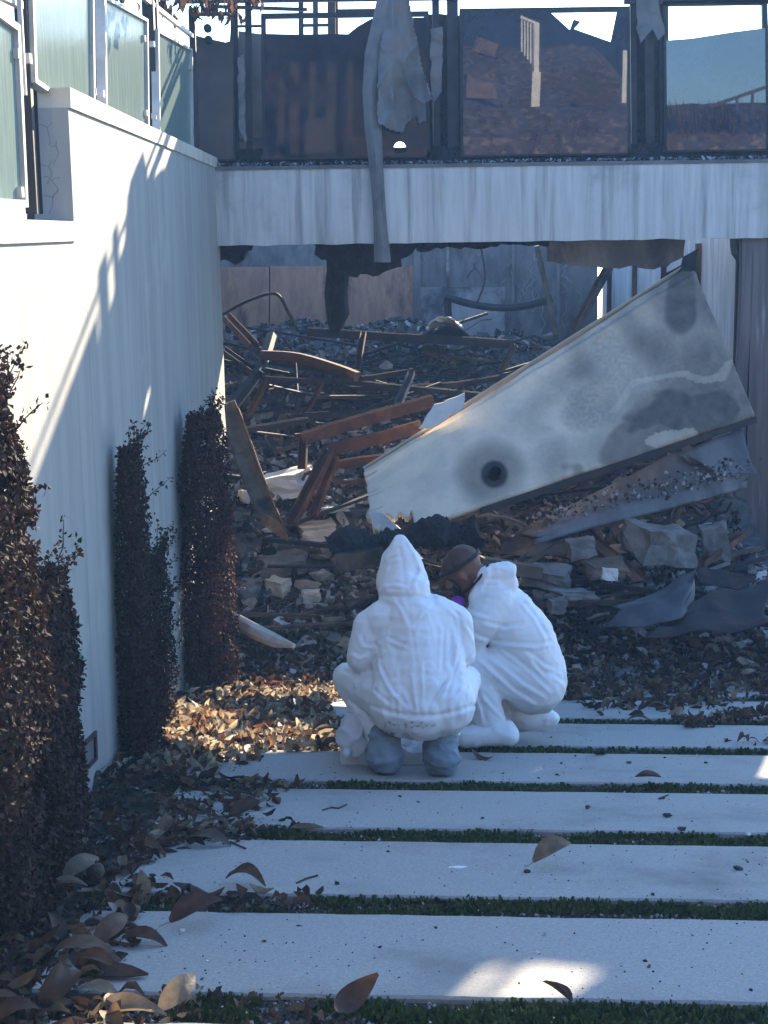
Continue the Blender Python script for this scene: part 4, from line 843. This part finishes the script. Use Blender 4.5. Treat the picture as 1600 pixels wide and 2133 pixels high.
# ------------------------------------------------------------------ dead shrubs along the wall
def leafquad(b, p, n, ln, wd, col):
    a = R.uniform(0, 6.3); t = n.orthogonal().normalized(); t = (t * math.cos(a) + n.cross(t) * math.sin(a)); s = n.cross(t)
    tip = p + t * ln + n * R.uniform(-.3, .5) * ln; mid = p + t * ln * .5 + n * ln * .12
    b.add([p, mid + s * wd, tip, mid - s * wd], [(0, 1, 2), (0, 2, 3)], col)
def shrub(y0, y1, depth, ztop, profile, nl, label, warm=0, seed=0, lsz=1.0, sprigs=5):
    yc = (y0 + y1) / 2; xc = WX + depth * .48; g0 = gz(xc, yc) - .03
    root = thing('dead_shrub', label, 'shrub', (xc, yc, g0), 'dead shrubs along the wall'); b = MB(); st = MB()
    def rad(t, ang):
        s = t * (len(profile) - 1); i = min(int(s), len(profile) - 2); f = profile[i] + (profile[i + 1] - profile[i]) * (s - i)
        return f * (1 + .22 * noise.noise(Vector((math.cos(ang) * 1.3 + seed, math.sin(ang) * 1.3, t * 7))) + .12 * noise.noise(Vector((math.cos(ang) * 4, math.sin(ang) * 4, t * 22 + seed))))
    def put(p, n, k=1):
        c = R.random(); d = .5 + .5 * R.random(); col = (.066 * d, .038 * d, .030 * d) if c > .35 else ((.11 * d, .055 * d, .04 * d) if c > .1 else (.05 * d, .04 * d, .033 * d))
        if warm: col = (col[0] * (1 + warm), col[1], col[2])
        leafquad(b, p, n, R.uniform(.016, .03) * lsz * k, R.uniform(.006, .011) * lsz * k, col)
    for i in range(nl):
        t = R.random() ** .95; ang = R.uniform(0, 2 * math.pi); rr = rad(t, ang) * (1 - .55 * R.random() ** 1.8)
        if noise.noise(Vector((ang * 1.5 + seed, t * 16, seed))) > .38: continue
        x = xc + math.cos(ang) * depth * .52 * rr; y = yc + math.sin(ang) * (y1 - y0) * .5 * rr; z = g0 + t * (ztop - g0)
        if x < WX + .004: x = WX + R.uniform(.004, .03)
        n = Vector((math.cos(ang) + R.gauss(0, .5), math.sin(ang) + R.gauss(0, .5), R.gauss(.3, .5))).normalized(); put(Vector((x, y, z)), n)
    for k in range(22):
        ang = R.uniform(0, 6.3); rr = R.uniform(.1, .7); base = Vector((xc + math.cos(ang) * .05, yc + math.sin(ang) * .08, g0)); h = R.uniform(.5, .95); pts = []
        for j in range(6):
            t = j / 5 * h; f = rad(min(t, .99), ang) * rr; pts.append(Vector((max(WX + .02, xc + math.cos(ang) * depth * .4 * f), yc + math.sin(ang) * (y1 - y0) * .42 * f, g0 + t * (ztop - g0))))
        pts[0] = base; st.tube(pts, [.012, .01, .008, .006, .005, .003], 5)
    for k in range(sprigs):                                  # bare sprigs poking out
        t = R.choice((.99, .97, R.uniform(.35, .95))); ang = R.uniform(-1.6, 1.6); f = rad(min(t, .99), ang); p = Vector((xc + math.cos(ang) * depth * .4 * f, yc + math.sin(ang) * (y1 - y0) * .4 * f, g0 + t * (ztop - g0)))
        d = Vector((R.uniform(0, .5), R.uniform(-.6, .3), R.uniform(.6, 1) if t > .95 else R.uniform(.1, .6))).normalized(); ln = R.uniform(.08, .2); q = [p + d * ln * j / 4 + Vector((R.uniform(-.01, .01), R.uniform(-.01, .01), 0)) for j in range(5)]
        st.tube(q, [.003, .003, .002, .002, .001], 4)
        for w_ in q[1:]:
            for _ in range(5): put(w_ + Vector((R.uniform(-.015, .015), R.uniform(-.015, .015), R.uniform(-.015, .015))), Vector((R.gauss(0, 1), R.gauss(0, 1), R.gauss(0, 1))).normalized())
    b.build('foliage', 'shrubleaf', root); st.build('stem', 'twig', root)
shrub(4.2, 5.05, .235, PY(30, 815, 4.8).z, [1, 1.05, 1, 1.05, 1, 1, 1, .9, .7, .4], 26000, 'tall dead brown shrub at the left edge with a wispy sunlit top', 0, 1, 1.0, 26)
shrub(5.05, 5.65, .20, PY(90, 1200, 5.4).z, [1.05, 1.1, 1.1, 1, 1.05, 1.05, 1, .95, .85], 24000, 'thick dark clipped dead shrub at the lower left', 0, 2, .95, 6)
shrub(7.3, 7.75, .19, PY(255, 935, 7.5).z, [1.25, 1.2, 1.05, 1, .95, .85, .8, .75, .65, .45], 12500, 'narrow dead shrub just past the step light', 0, 3, .9, 20)
shrub(8.15, 8.5, .18, PY(340, 1150, 8.3).z, [.8, .85, .95, 1, .8, .9, .7, .5], 4800, 'short thin dead shrub between two taller ones', 0, 4, .9, 20)
shrub(9.8, 10.6, .34, PY(425, 862, 10.2).z, [1.0, 1.1, 1.05, 1.1, 1.0, 1.0, .95, .9, .8, .6], 24000, 'reddish dead shrub partly in sun at the far end of wall', .35, 5, 1.0, 20)
m = MB()
for i in range(1800):                                        # low ground-cover sprigs at the wall foot
    y = R.uniform(3, 8.6); x = WX + abs(R.gauss(0, .14)); z = gz(x, y) - .03 + R.random() ** 2 * .09; leafquad(m, Vector((x, y, z)), Vector((R.gauss(0, .6), R.gauss(0, .6), 1)).normalized(), .018, .007, (.03, .045, .02) if R.random() < .5 else (.05, .04, .03))
stuff(m.build('ground_cover', 'shrubleaf'), 'small creeping plants along the foot of the wall', 'ground cover')

# ------------------------------------------------------------------ leaves
def leafshape(seed, ns=7, fold=.5, curl=.5, stem=True):
    r = random.Random(seed); vs = []; fs = []; cu = r.uniform(-1, 1) * curl; tw = r.uniform(-.5, .5); fo = r.uniform(.15, 1) * fold
    for i in range(ns + 1):
        t = i / ns; wd = .22 * math.sin(math.pi * min(1, t * .94 + .03) ** .85) ** .8; z = cu * (t - .5) ** 2 * 1.2; a = tw * (t - .5)
        for s in (-1, -.5, 0, .5, 1):
            y = s * wd; h = abs(s) ** 1.3 * wd * fo + r.uniform(-.008, .008)
            vs.append((t - .5, y * math.cos(a) - h * math.sin(a), z + y * math.sin(a) + h * math.cos(a)))
    for i in range(ns):
        for k in range(4): fs.append((i * 5 + k, (i + 1) * 5 + k, (i + 1) * 5 + k + 1, i * 5 + k + 1))
    if stem:
        b = len(vs); z0 = vs[2][2]; vs += [(-.5, -.008, z0), (-.5, .008, z0), (-.72, .005, z0 + .02 + cu * .1), (-.72, -.005, z0 + .02 + cu * .1)]; fs.append((b, b + 1, b + 2, b + 3))
    zm = min(v[2] for v in vs); return [(a, b_, c - zm) for a, b_, c in vs], fs
LV = [leafshape(i, 7, .9 if i % 3 else 1.6, 1.1) for i in range(14)]; LM = []
for v, f in LV:
    me = bpy.data.meshes.new('dry_leaf'); me.from_pydata(v, [], f); me.polygons.foreach_set('use_smooth', [True] * len(f)); me.materials.append(M['leaf']); LM.append(me)
LS = [leafshape(100 + i, 3, 1.2, 1.3, False) for i in range(12)]
def ldens(x, y):                                             # how thick the litter lies
    d = 0
    edge = -.86 + .10 * noise.noise(Vector((x * 2, y * 2, 3)))
    if x < edge: d = 1.0
    gap = (y + TY * x - S0) % PITCH > SD
    if 5.2 < y < 10.8: 
        e2 = -.86 + .55 * sm(5.25, 5.75, y) * (.7 + .5 * noise.noise(Vector((0, y * 4, 8)))) * (1 - .55 * sm(6.7, 6.85, y) * (1 - sm(7.5, 7.7, y))) * (1 - .25 * sm(8.5, 9.5, y)) + .16 * noise.noise(Vector((x * 3, y * 3, 1)))
        if x < e2 + (.28 if y > 7.6 else 0): d = max(d, .95)
    if y < 5 and x < -.62 + .12 * noise.noise(Vector((x * 3, y * 3, 7))) - (0 if gap or y < 3.7 else .13): d = max(d, .8)
    if gap and x < -.15 and y < 5.2: d = max(d, .55)
    if y > 8.9:
        d = max(d, sm(9.2, 10.2, y + .5 * noise.noise(Vector((x * 1.5, y * 1.5, 2)))) * 1.0)
        if x > 1.3: d = max(d, .75 * sm(0, .3, noise.noise(Vector((x * 1.7, y * 2.2, 12))) + .12))
    if 7.6 < y < 8.9 and x > 1.75: d = max(d, sm(-.1, .2, noise.noise(Vector((x * 1.5, y * 2, 22)))) * .8)
    return d
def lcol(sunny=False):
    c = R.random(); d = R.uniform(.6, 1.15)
    if sunny: base = (.58, .47, .32) if c < .5 else ((.36, .21, .12) if c < .75 else ((.20, .09, .05) if c < .85 else (.08, .06, .05))); return tuple(q * d for q in base)  # pale undersides, made creamier to paint sunlight into the drift
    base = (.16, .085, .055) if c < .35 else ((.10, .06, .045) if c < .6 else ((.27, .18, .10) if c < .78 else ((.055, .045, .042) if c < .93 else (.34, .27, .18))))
    return tuple(q * d for q in base)
m = MB(); cnt = 0
while cnt < 7500:
    x, y = R.uniform(WX + .02, 3.2), 2.6 + 8.9 * R.random(); dd = ldens(x, y)
    if R.random() > dd: continue
    cnt += 1; ln = R.uniform(.04, .115) * (1 if y > 6.6 else .75); v, f = R.choice(LS); t = Matrix.Rotation(R.uniform(0, 6.3), 3, 'Z') @ Euler((R.gauss(0, .3 if y < 6.8 else .8), R.gauss(0, .25 if y < 6.8 else .7), 0)).to_matrix() @ Matrix.Rotation(math.pi if R.random() < .4 else 0, 3, 'X')
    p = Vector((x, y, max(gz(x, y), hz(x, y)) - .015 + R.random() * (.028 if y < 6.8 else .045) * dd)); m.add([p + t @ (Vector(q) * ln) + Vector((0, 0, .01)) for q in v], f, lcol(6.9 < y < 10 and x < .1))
for i in range(16000):                                      # crumbled leaf and ash bits
    x, y = R.uniform(WX + .02, 3.2), 2.6 + 8.6 * R.random() ** 1.25; dd = ldens(x, y)
    if R.random() > dd + .012: continue
    s = R.uniform(.006, .02); p = Vector((x, y, max(gz(x, y), hz(x, y)) - .012 + R.random() * .03 * dd + .006)); b = R.random(); c = (.55, .54, .52) if b > .95 else tuple(q * (.4 if b < .6 else .9) for q in lcol())
    leafquad(m, p, Vector((R.gauss(0, .6), R.gauss(0, .6), 1)).normalized(), s * 1.6, s * .5, c)
stuff(m.build('leaf_litter', 'litter', origin=(0, 0, -1)), 'drifts of crumbled brown leaf litter on the driveway', 'leaf litter')
def leaf(p, ln, rz, rx=0, ry=0, k=None, label=None, group=None):
    o = bpy.data.objects.new('dry_leaf', LM[R.randrange(14) if k is None else k]); COL.objects.link(o); o.location = p; o.scale = (ln,) * 3
    o.rotation_euler = Euler((rx, ry, rz)); tag(o, label, 'leaf', group); return o
BIG = [(1150, 1796, .17, .5, 'curled brown leaf standing alone on the third slab from the front', -.5), (735, 2098, .15, .7, 'dark upright leaf in the moss at the bottom centre', -.9), (368, 2092, .14, .9, 'tan curled leaf in the bottom left moss strip', -.8),
       (265, 2118, .2, .1, 'long flat brown leaf at the bottom left edge of the front slab', 0), (430, 1756, .19, -.1, 'long boat-shaped brown leaf on the corner of the second nearest slab gap', .2), (342, 1735, .12, 1.2, 'upright oval leaf beside the boat-shaped leaf', -.7),
       (275, 1795, .16, .2, 'pale crumpled leaf near the left end of a slab', .2), (512, 1838, .15, -.4, 'tan twin-tipped leaf near the front edge of the slab', .1), (410, 1918, .18, .5, 'dark leaf pointing up over the left slab corner', -.4),
       (100, 2082, .16, 1.3, 'large grey-brown upright leaf at the bottom left', -.9), (105, 1955, .15, 1.9, 'rust coloured folded leaf in the lower left litter', -.7), (165, 1990, .2, .1, 'long thin dark leaf across the lower left litter', 0),
       (230, 1960, .15, 1.0, 'blue-grey broad leaf left of the front slab', -.6), (300, 1960, .15, -.3, 'reddish flat leaf at the corner of the front slab', .1), (235, 2028, .2, -.1, 'long pointed leaf overlapping the front slab edge', 0),
       (1005, 1578, .13, -.6, 'brown leaf right of the grey boot covers', .2), (1350, 1632, .12, -.4, 'dark leaf in the gap on the right behind the third slab', -.3), (40, 1790, .13, .1, 'tan leaf at the foot of the thick dark shrub', -.2), (160, 1770, .13, 1.4, 'folded dark leaf standing below the thick shrub', -.9),
       (168, 1830, .16, .8, 'orange and red curled leaf by the seed pod', -.5), (1160, 2088, .10, 2.3, 'thin curled leaf in the sunlit moss', -.5), (1330, 1500, .14, 0, 'flat leaf at the gap right of the kneeling person', 0), (640, 1722, .13, 0, 'thin dark leaf lying in the gap left of centre', 0), (510, 1700, .15, .6, 'rust leaf leaning on the litter left of centre', -.6)]
for px, py, ln, rz, lab, tl in BIG:
    p = PG(px, py, lambda x, y: gz(x, y) + .012); leaf(p + Vector((0, 0, -.01 if tl > -.3 else .03)), ln, rz, -tl * .9 if abs(tl) > .3 else 0, tl * .4, label=lab)
ZN = [('dry leaf in the shaded litter strip along the foot of the wall', 'leaves in the shaded strip', 80, lambda: (R.uniform(-1.1, -.5), R.uniform(3.2, 6.6))),
      ('dry leaf in the sunlit drift between the shrubs and squatting person', 'leaves in the sunlit drift', 95, lambda: (R.uniform(-1.15, -.1), R.uniform(6.7, 10.2))),
      ('dry leaf in the dark drift right of the kneeling person', 'leaves in the right drift', 85, lambda: (R.uniform(.9, 3.1), R.uniform(7.6, 11.0)))]
for lab, gr, n, fn in ZN:
    k = 0; tries = 0
    while k < n and tries < 4000:
        tries += 1; x, y = fn()
        if R.random() > ldens(x, y): continue
        k += 1; leaf((x, y, max(gz(x, y), hz(x, y)) + R.uniform(0, .04)), R.uniform(.09, .155) * (.85 if y < 6.6 else 1), R.uniform(0, 6.3), R.gauss(0, .28 if y < 6.8 else .5) + (math.pi if R.random() < .35 else 0), R.gauss(0, .35), label=lab, group=gr)

# ------------------------------------------------------------------ small things on the slabs
pod = thing('seed_pod', 'round dark seed pod at the left end of a slab', 'seed pod', PG(200, 1835)); b = blob([(PG(200, 1835) + Vector((0, 0, .032)), PG(201, 1835) + Vector((0, 0, .036)), .032, .032)], .006, 2, lambda p, n: .003 * noise.noise(p * 60)); b.build('pod', 'pod', pod, smooth=True)
MB().tube([PG(200, 1835) + Vector((0, -.0, .064)), PG(200, 1835) + Vector((.006, 0, .078))], [.004, .002], 5).build('stalk', 'twig', pod)
BITS = [(1098, 1818, 15, 'black'), (1252, 1572, 26, 'black'), (1538, 1813, 22, 'black'), (1390, 1702, 18, 'black'), (1225, 1685, 14, 'brown'), (1310, 1591, 12, 'brown'), (318, 1826, 14, 'black'), (1360, 1865, 10, 'black'), (1005, 1706, 8, 'black'), (1048, 1612, 7, 'black'), (622, 1930, 10, 'brown'), (550, 1962, 11, 'brown'), (480, 1865, 16, 'black'), (360, 2060, 12, 'brown'), (1225, 1507, 12, 'black'), (1160, 1615, 8, 'black'), (1420, 1730, 18, 'black'), (833, 1660, 9, 'black'), (872, 1672, 7, 'black'), (808, 1776, 8, 'black'), (1120, 1986, 11, 'white'), (1560, 1740, 10, 'white'), (380, 1940, 12, 'white'), (432, 2003, 8, 'white'), (1185, 1852, 6, 'white'), (835, 1808, 6, 'white'), (880, 1960, 6, 'brown'), (1470, 1590, 8, 'black')]
MBL = {'black': mat('charcoal', (.015, .015, .016), (.03, .03, .03), 30, .8, .6), 'brown': M['twig'], 'white': M['sheetwhite']}
for px, py, wpx, kind in BITS:
    p = PG(px, py); k = p.y / F; v, f = R.choice(CH); t = tilt(.3); b = MB().add([p + Vector((0, 0, wpx * k * .25)) + t @ Vector((q.x, q.y, q.z * .7)) * wpx * k * .75 for q in v], f)
    where = 'in front of the squatting person' if py > 1640 else 'beside the boot covers'
    tag(b.build({'black': 'charcoal_bit', 'brown': 'bark_bit', 'white': 'plaster_flake'}[kind], MBL[kind]), {'black': 'small black charcoal bit on the slabs ', 'brown': 'small brown bark fragment on the slabs ', 'white': 'small white plaster flake on the slabs '}[kind] + where, 'fragment', kind + ' fragments on slabs ' + where)
for pts, lab in (([(672, 1690), (690, 1684), (705, 1686), (722, 1678)], 'short wavy twig on the slab left of centre'), ([(618, 1842), (640, 1832), (662, 1826)], 'thin twig on the slab near the tan leaf'), ([(1385, 1665), (1372, 1666), (1392, 1658)], 'tiny twig on the right of the slab'), ([(480, 1756), (512, 1770)], 'dark leaf stalk beside the boat-shaped leaf'), ([(0, 2110), (60, 2100), (110, 2092)], 'long bare twig at the bottom left corner')):
    tag(MB().tube([PG(*q) + Vector((0, 0, .005)) for q in pts], .0035, 5).build('twig', 'twig'), lab, 'twig')

# ------------------------------------------------------------------ dead tree on the terrace, overhanging
tr = thing('dead_tree', 'dead tree with hanging brown leaves above the glass railing', 'tree', (-2.6, 12.2, 1.3)); m = MB(); lf = MB()
m.tube([(-2.6, 12.2, 1.3), (-2.5, 12.15, 2.4), (-2.3, 12.1, 3.4), (-2.0, 12.0, 4.4)], [.09, .08, .06, .04], 8)
def limb(pts, r, nleaf, drop=.22, sz=1.0):
    P = [Vector(p) for p in pts]; m.tube(P, [r * (1 - .7 * i / (len(P) - 1)) for i in range(len(P))], 5)
    for i in range(nleaf):
        t = R.random() * (len(P) - 1); k = min(int(t), len(P) - 2); p = P[k].lerp(P[k + 1], t - k) + Vector((R.gauss(0, .06), R.gauss(0, .06), -R.random() * drop)); ln = R.uniform(.08, .14) * sz; v, f = R.choice(LS)
        t_ = Euler((R.gauss(0, .5), math.pi / 2 + R.gauss(0, .45), R.uniform(0, 6.3))).to_matrix(); c = R.uniform(.5, 1.1); lf.add([p + t_ @ (Vector(q) * ln) for q in v], f, (.16 * c, .085 * c, .055 * c))
limb([(-2.3, 12.1, 3.3), PY(400, -20, 12.9), PY(440, -12, 12.9), PY(490, -5, 12.9)], .03, 70, .18)
limb([(-2.3, 12.1, 3.4), PY(300, -60, 12.4), PY(360, -15, 12.3)], .03, 50, .2)
limb([PY(490, -5, 12.9), PY(530, -30, 12.9), PY(545, 5, 12.9)], .012, 14, .1)
limb([(-2.2, 12.0, 3.8), (-1.4, 11.6, 3.8), (-.9, 11.1, 3.55), (-.6, 10.8, 3.4)], .03, 70, .35)
limb([(-2.2, 12.0, 4.0), (-1.5, 10.9, 3.7), (-1.0, 10.2, 3.35), (-.85, 9.8, 3.2)], .03, 60, .35)
limb([PY(425, -10, 12.85), PY(432, 30, 12.85), PY(430, 62, 12.85)], .006, 0)
m.build('trunk', 'twig', tr); lf.build('crown', 'litter', tr)
for px, py in ((432, 58), (434, 82)): blob([(PY(px, py, 12.85), PY(px + 1, py + 2, 12.85), .035, .035)], .008, 2).build('seed_cone', 'char', tr)

# ------------------------------------------------------------------ what the railing glass mirrors: the bank, house and stair behind the photographer
def MI(px, py, yv):
    p = PY(px, py, yv); return Vector((p.x, 2 * GY - p.y, p.z))
m = MB(); m.grid(lambda u, v: (-16 + 26 * u, -3 - 19 * v, .45 + 2.7 * sm(0, .06, v) + .7 * sm(.06, .16, v) + 2.2 * sm(.2, .6, v) * (1 - sm(.83, .89, u)) + .10 * noise.noise(Vector((u * 50, v * 40, 0)))), 90, 70); struct(m.build('hillside', 'bank', smooth=True))
hs = thing('neighbour_house', 'dark house up the bank behind the driveway', 'house', (-3, -13, 3))
MB().box((-2.2, -15.0, 6.0), (17.5, 4, 8)).build('wall', 'housedark', hs); MB().box((-2.2, -12.7, 8.9), (18.5, 1.4, .3)).build('eave', 'housedark', hs)
MB().box((-7.2, -12.97, 5.4), (1.6, .06, 1.2)).build('window', 'pane', hs); MB().box((-2.2, -12.97, 5.4), (1.2, .06, 2.0)).build('door', 'wood', hs)
bl = thing('stair_balustrade', 'white stair balustrade with newel post up the bank', 'balustrade', MI(1115, 232, 33)); YV = 33
def mb(px0, py0, px1, py1, wpx, name, d=.2):
    wd = wpx * YV / F; MB().bar(MI(px0, py0, YV), MI(px1, py1, YV), d, wd, Vector((1, 0, 0)) if abs(py1 - py0) > abs(px1 - px0) else Vector((0, 0, 1))).build(name, 'sheetwhite', bl)
mb(1114, 230, 1117, 150, 17, 'newel_base', .18); mb(1117, 150, 1118, 48, 10, 'newel_post', .1); mb(1084, 35, 1120, 50, 5, 'handrail', .08)
for i in range(5): mb(1087 + i * 6.2, 40 + i * 2.5, 1087 + i * 6.2, 108 + i * 8, 3, 'baluster', .03)
mb(1302, 105, 1299, 215, 9, 'newel_post', .1)
bx_ = tag(MB().box(MI(1000, 182, 33), (.62, .5, .5), None, .03).build('garden_crate', 'wood'), 'wooden crate on the bank behind the driveway', 'crate'); tag(MB().box(MI(1015, 100, 34), (.5, .4, .3), Euler((0, .3, .2)).to_matrix(), .03).build('garden_crate', 'wood'), 'tilted wooden crate higher up the bank', 'crate')
m = MB().bar(MI(1470, 225, 32), MI(1600, 180, 32), .06, .07); rr_ = thing('garden_handrail', 'dark sloping handrail among reeds behind the driveway', 'handrail', MI(1470, 300, 32)); m.build('rail', 'steel', rr_)
for i in range(5): q = MI(1472 + i * 32, 225 - i * 11, 32); MB().bar(q, q - Vector((0, 0, 1.3)), .05, .05).build('baluster', 'steel', rr_)
m = MB()
for i in range(160):
    px = 1385 + R.random() ** .8 * 220; h = R.uniform(30, 95); p, q = MI(px, 320, 31 + R.random()), MI(px + R.uniform(-12, 25), 300 - h, 31 + R.random()); m.tube([p, p.lerp(q, .6) + Vector((.05, 0, 0)), q], [.02, .015, .004], 4)
stuff(m.build('reeds', 'twig'), 'tall dry reeds on the bank behind the driveway', 'reeds')
t2 = thing('garden_tree', 'brown leaved tree by the bank behind the driveway', 'tree', MI(690, 330, 31)); m = MB().tube([MI(690, 330, 31), MI(700, 200, 31), MI(720, 90, 31)], [.12, .1, .05], 7); m.build('trunk', 'twig', t2); lf = MB()
for i in range(2600):
    px, py = R.gauss(690, 62), R.gauss(105, 30); v, f = R.choice(LS); c = R.uniform(.6, 1.3); p = MI(px, py, R.uniform(30.4, 31.6)); t_ = rot3(); lf.add([p + t_ @ (Vector(q) * .13) for q in v], f, (.17 * c, .10 * c, .07 * c))
lf.build('crown', 'litter', t2)
for i, px in enumerate((585, 612, 650, 690, 728)): tag(MB().bar(MI(px, 300, 30.2), MI(px + 2, 130, 30.2), .12, .12 + .06 * (i % 2), Vector((1, 0, 0))).build('fence_post', 'wood'), 'timber fence post %s of five behind the driveway' % ('first', 'second', 'third', 'fourth', 'last')[i], 'post', 'fence posts behind the driveway')
tag(MB().box(MI(665, 285, 29), (.4, .5, .6), Euler((0, 0, .4)).to_matrix(), .03).build('concrete_plinth', 'column'), 'pale block plinth by the fence posts behind the driveway', 'plinth')

# ------------------------------------------------------------------ thin blue haze added to lift the blacks like lens glare
hzm = bpy.data.materials.new('glare_haze'); hzm.use_nodes = True; n_ = hzm.node_tree.nodes; n_.remove(n_['Principled BSDF'])
pv = n_.new('ShaderNodeVolumePrincipled'); pv.inputs['Color'].default_value = (.25, .52, 1, 1); pv.inputs['Density'].default_value = .0026; pv.inputs['Anisotropy'].default_value = .1
hzm.node_tree.links.new(pv.outputs[0], n_['Material Output'].inputs['Volume'])
hb = MB().box((0, 3, 3.7), (57, 63, 14.4)).build('haze', hzm, origin=(0, 3, 3.7)); stuff(hb, 'thin blue haze added over garage and driveway in place of lens glare', 'haze')
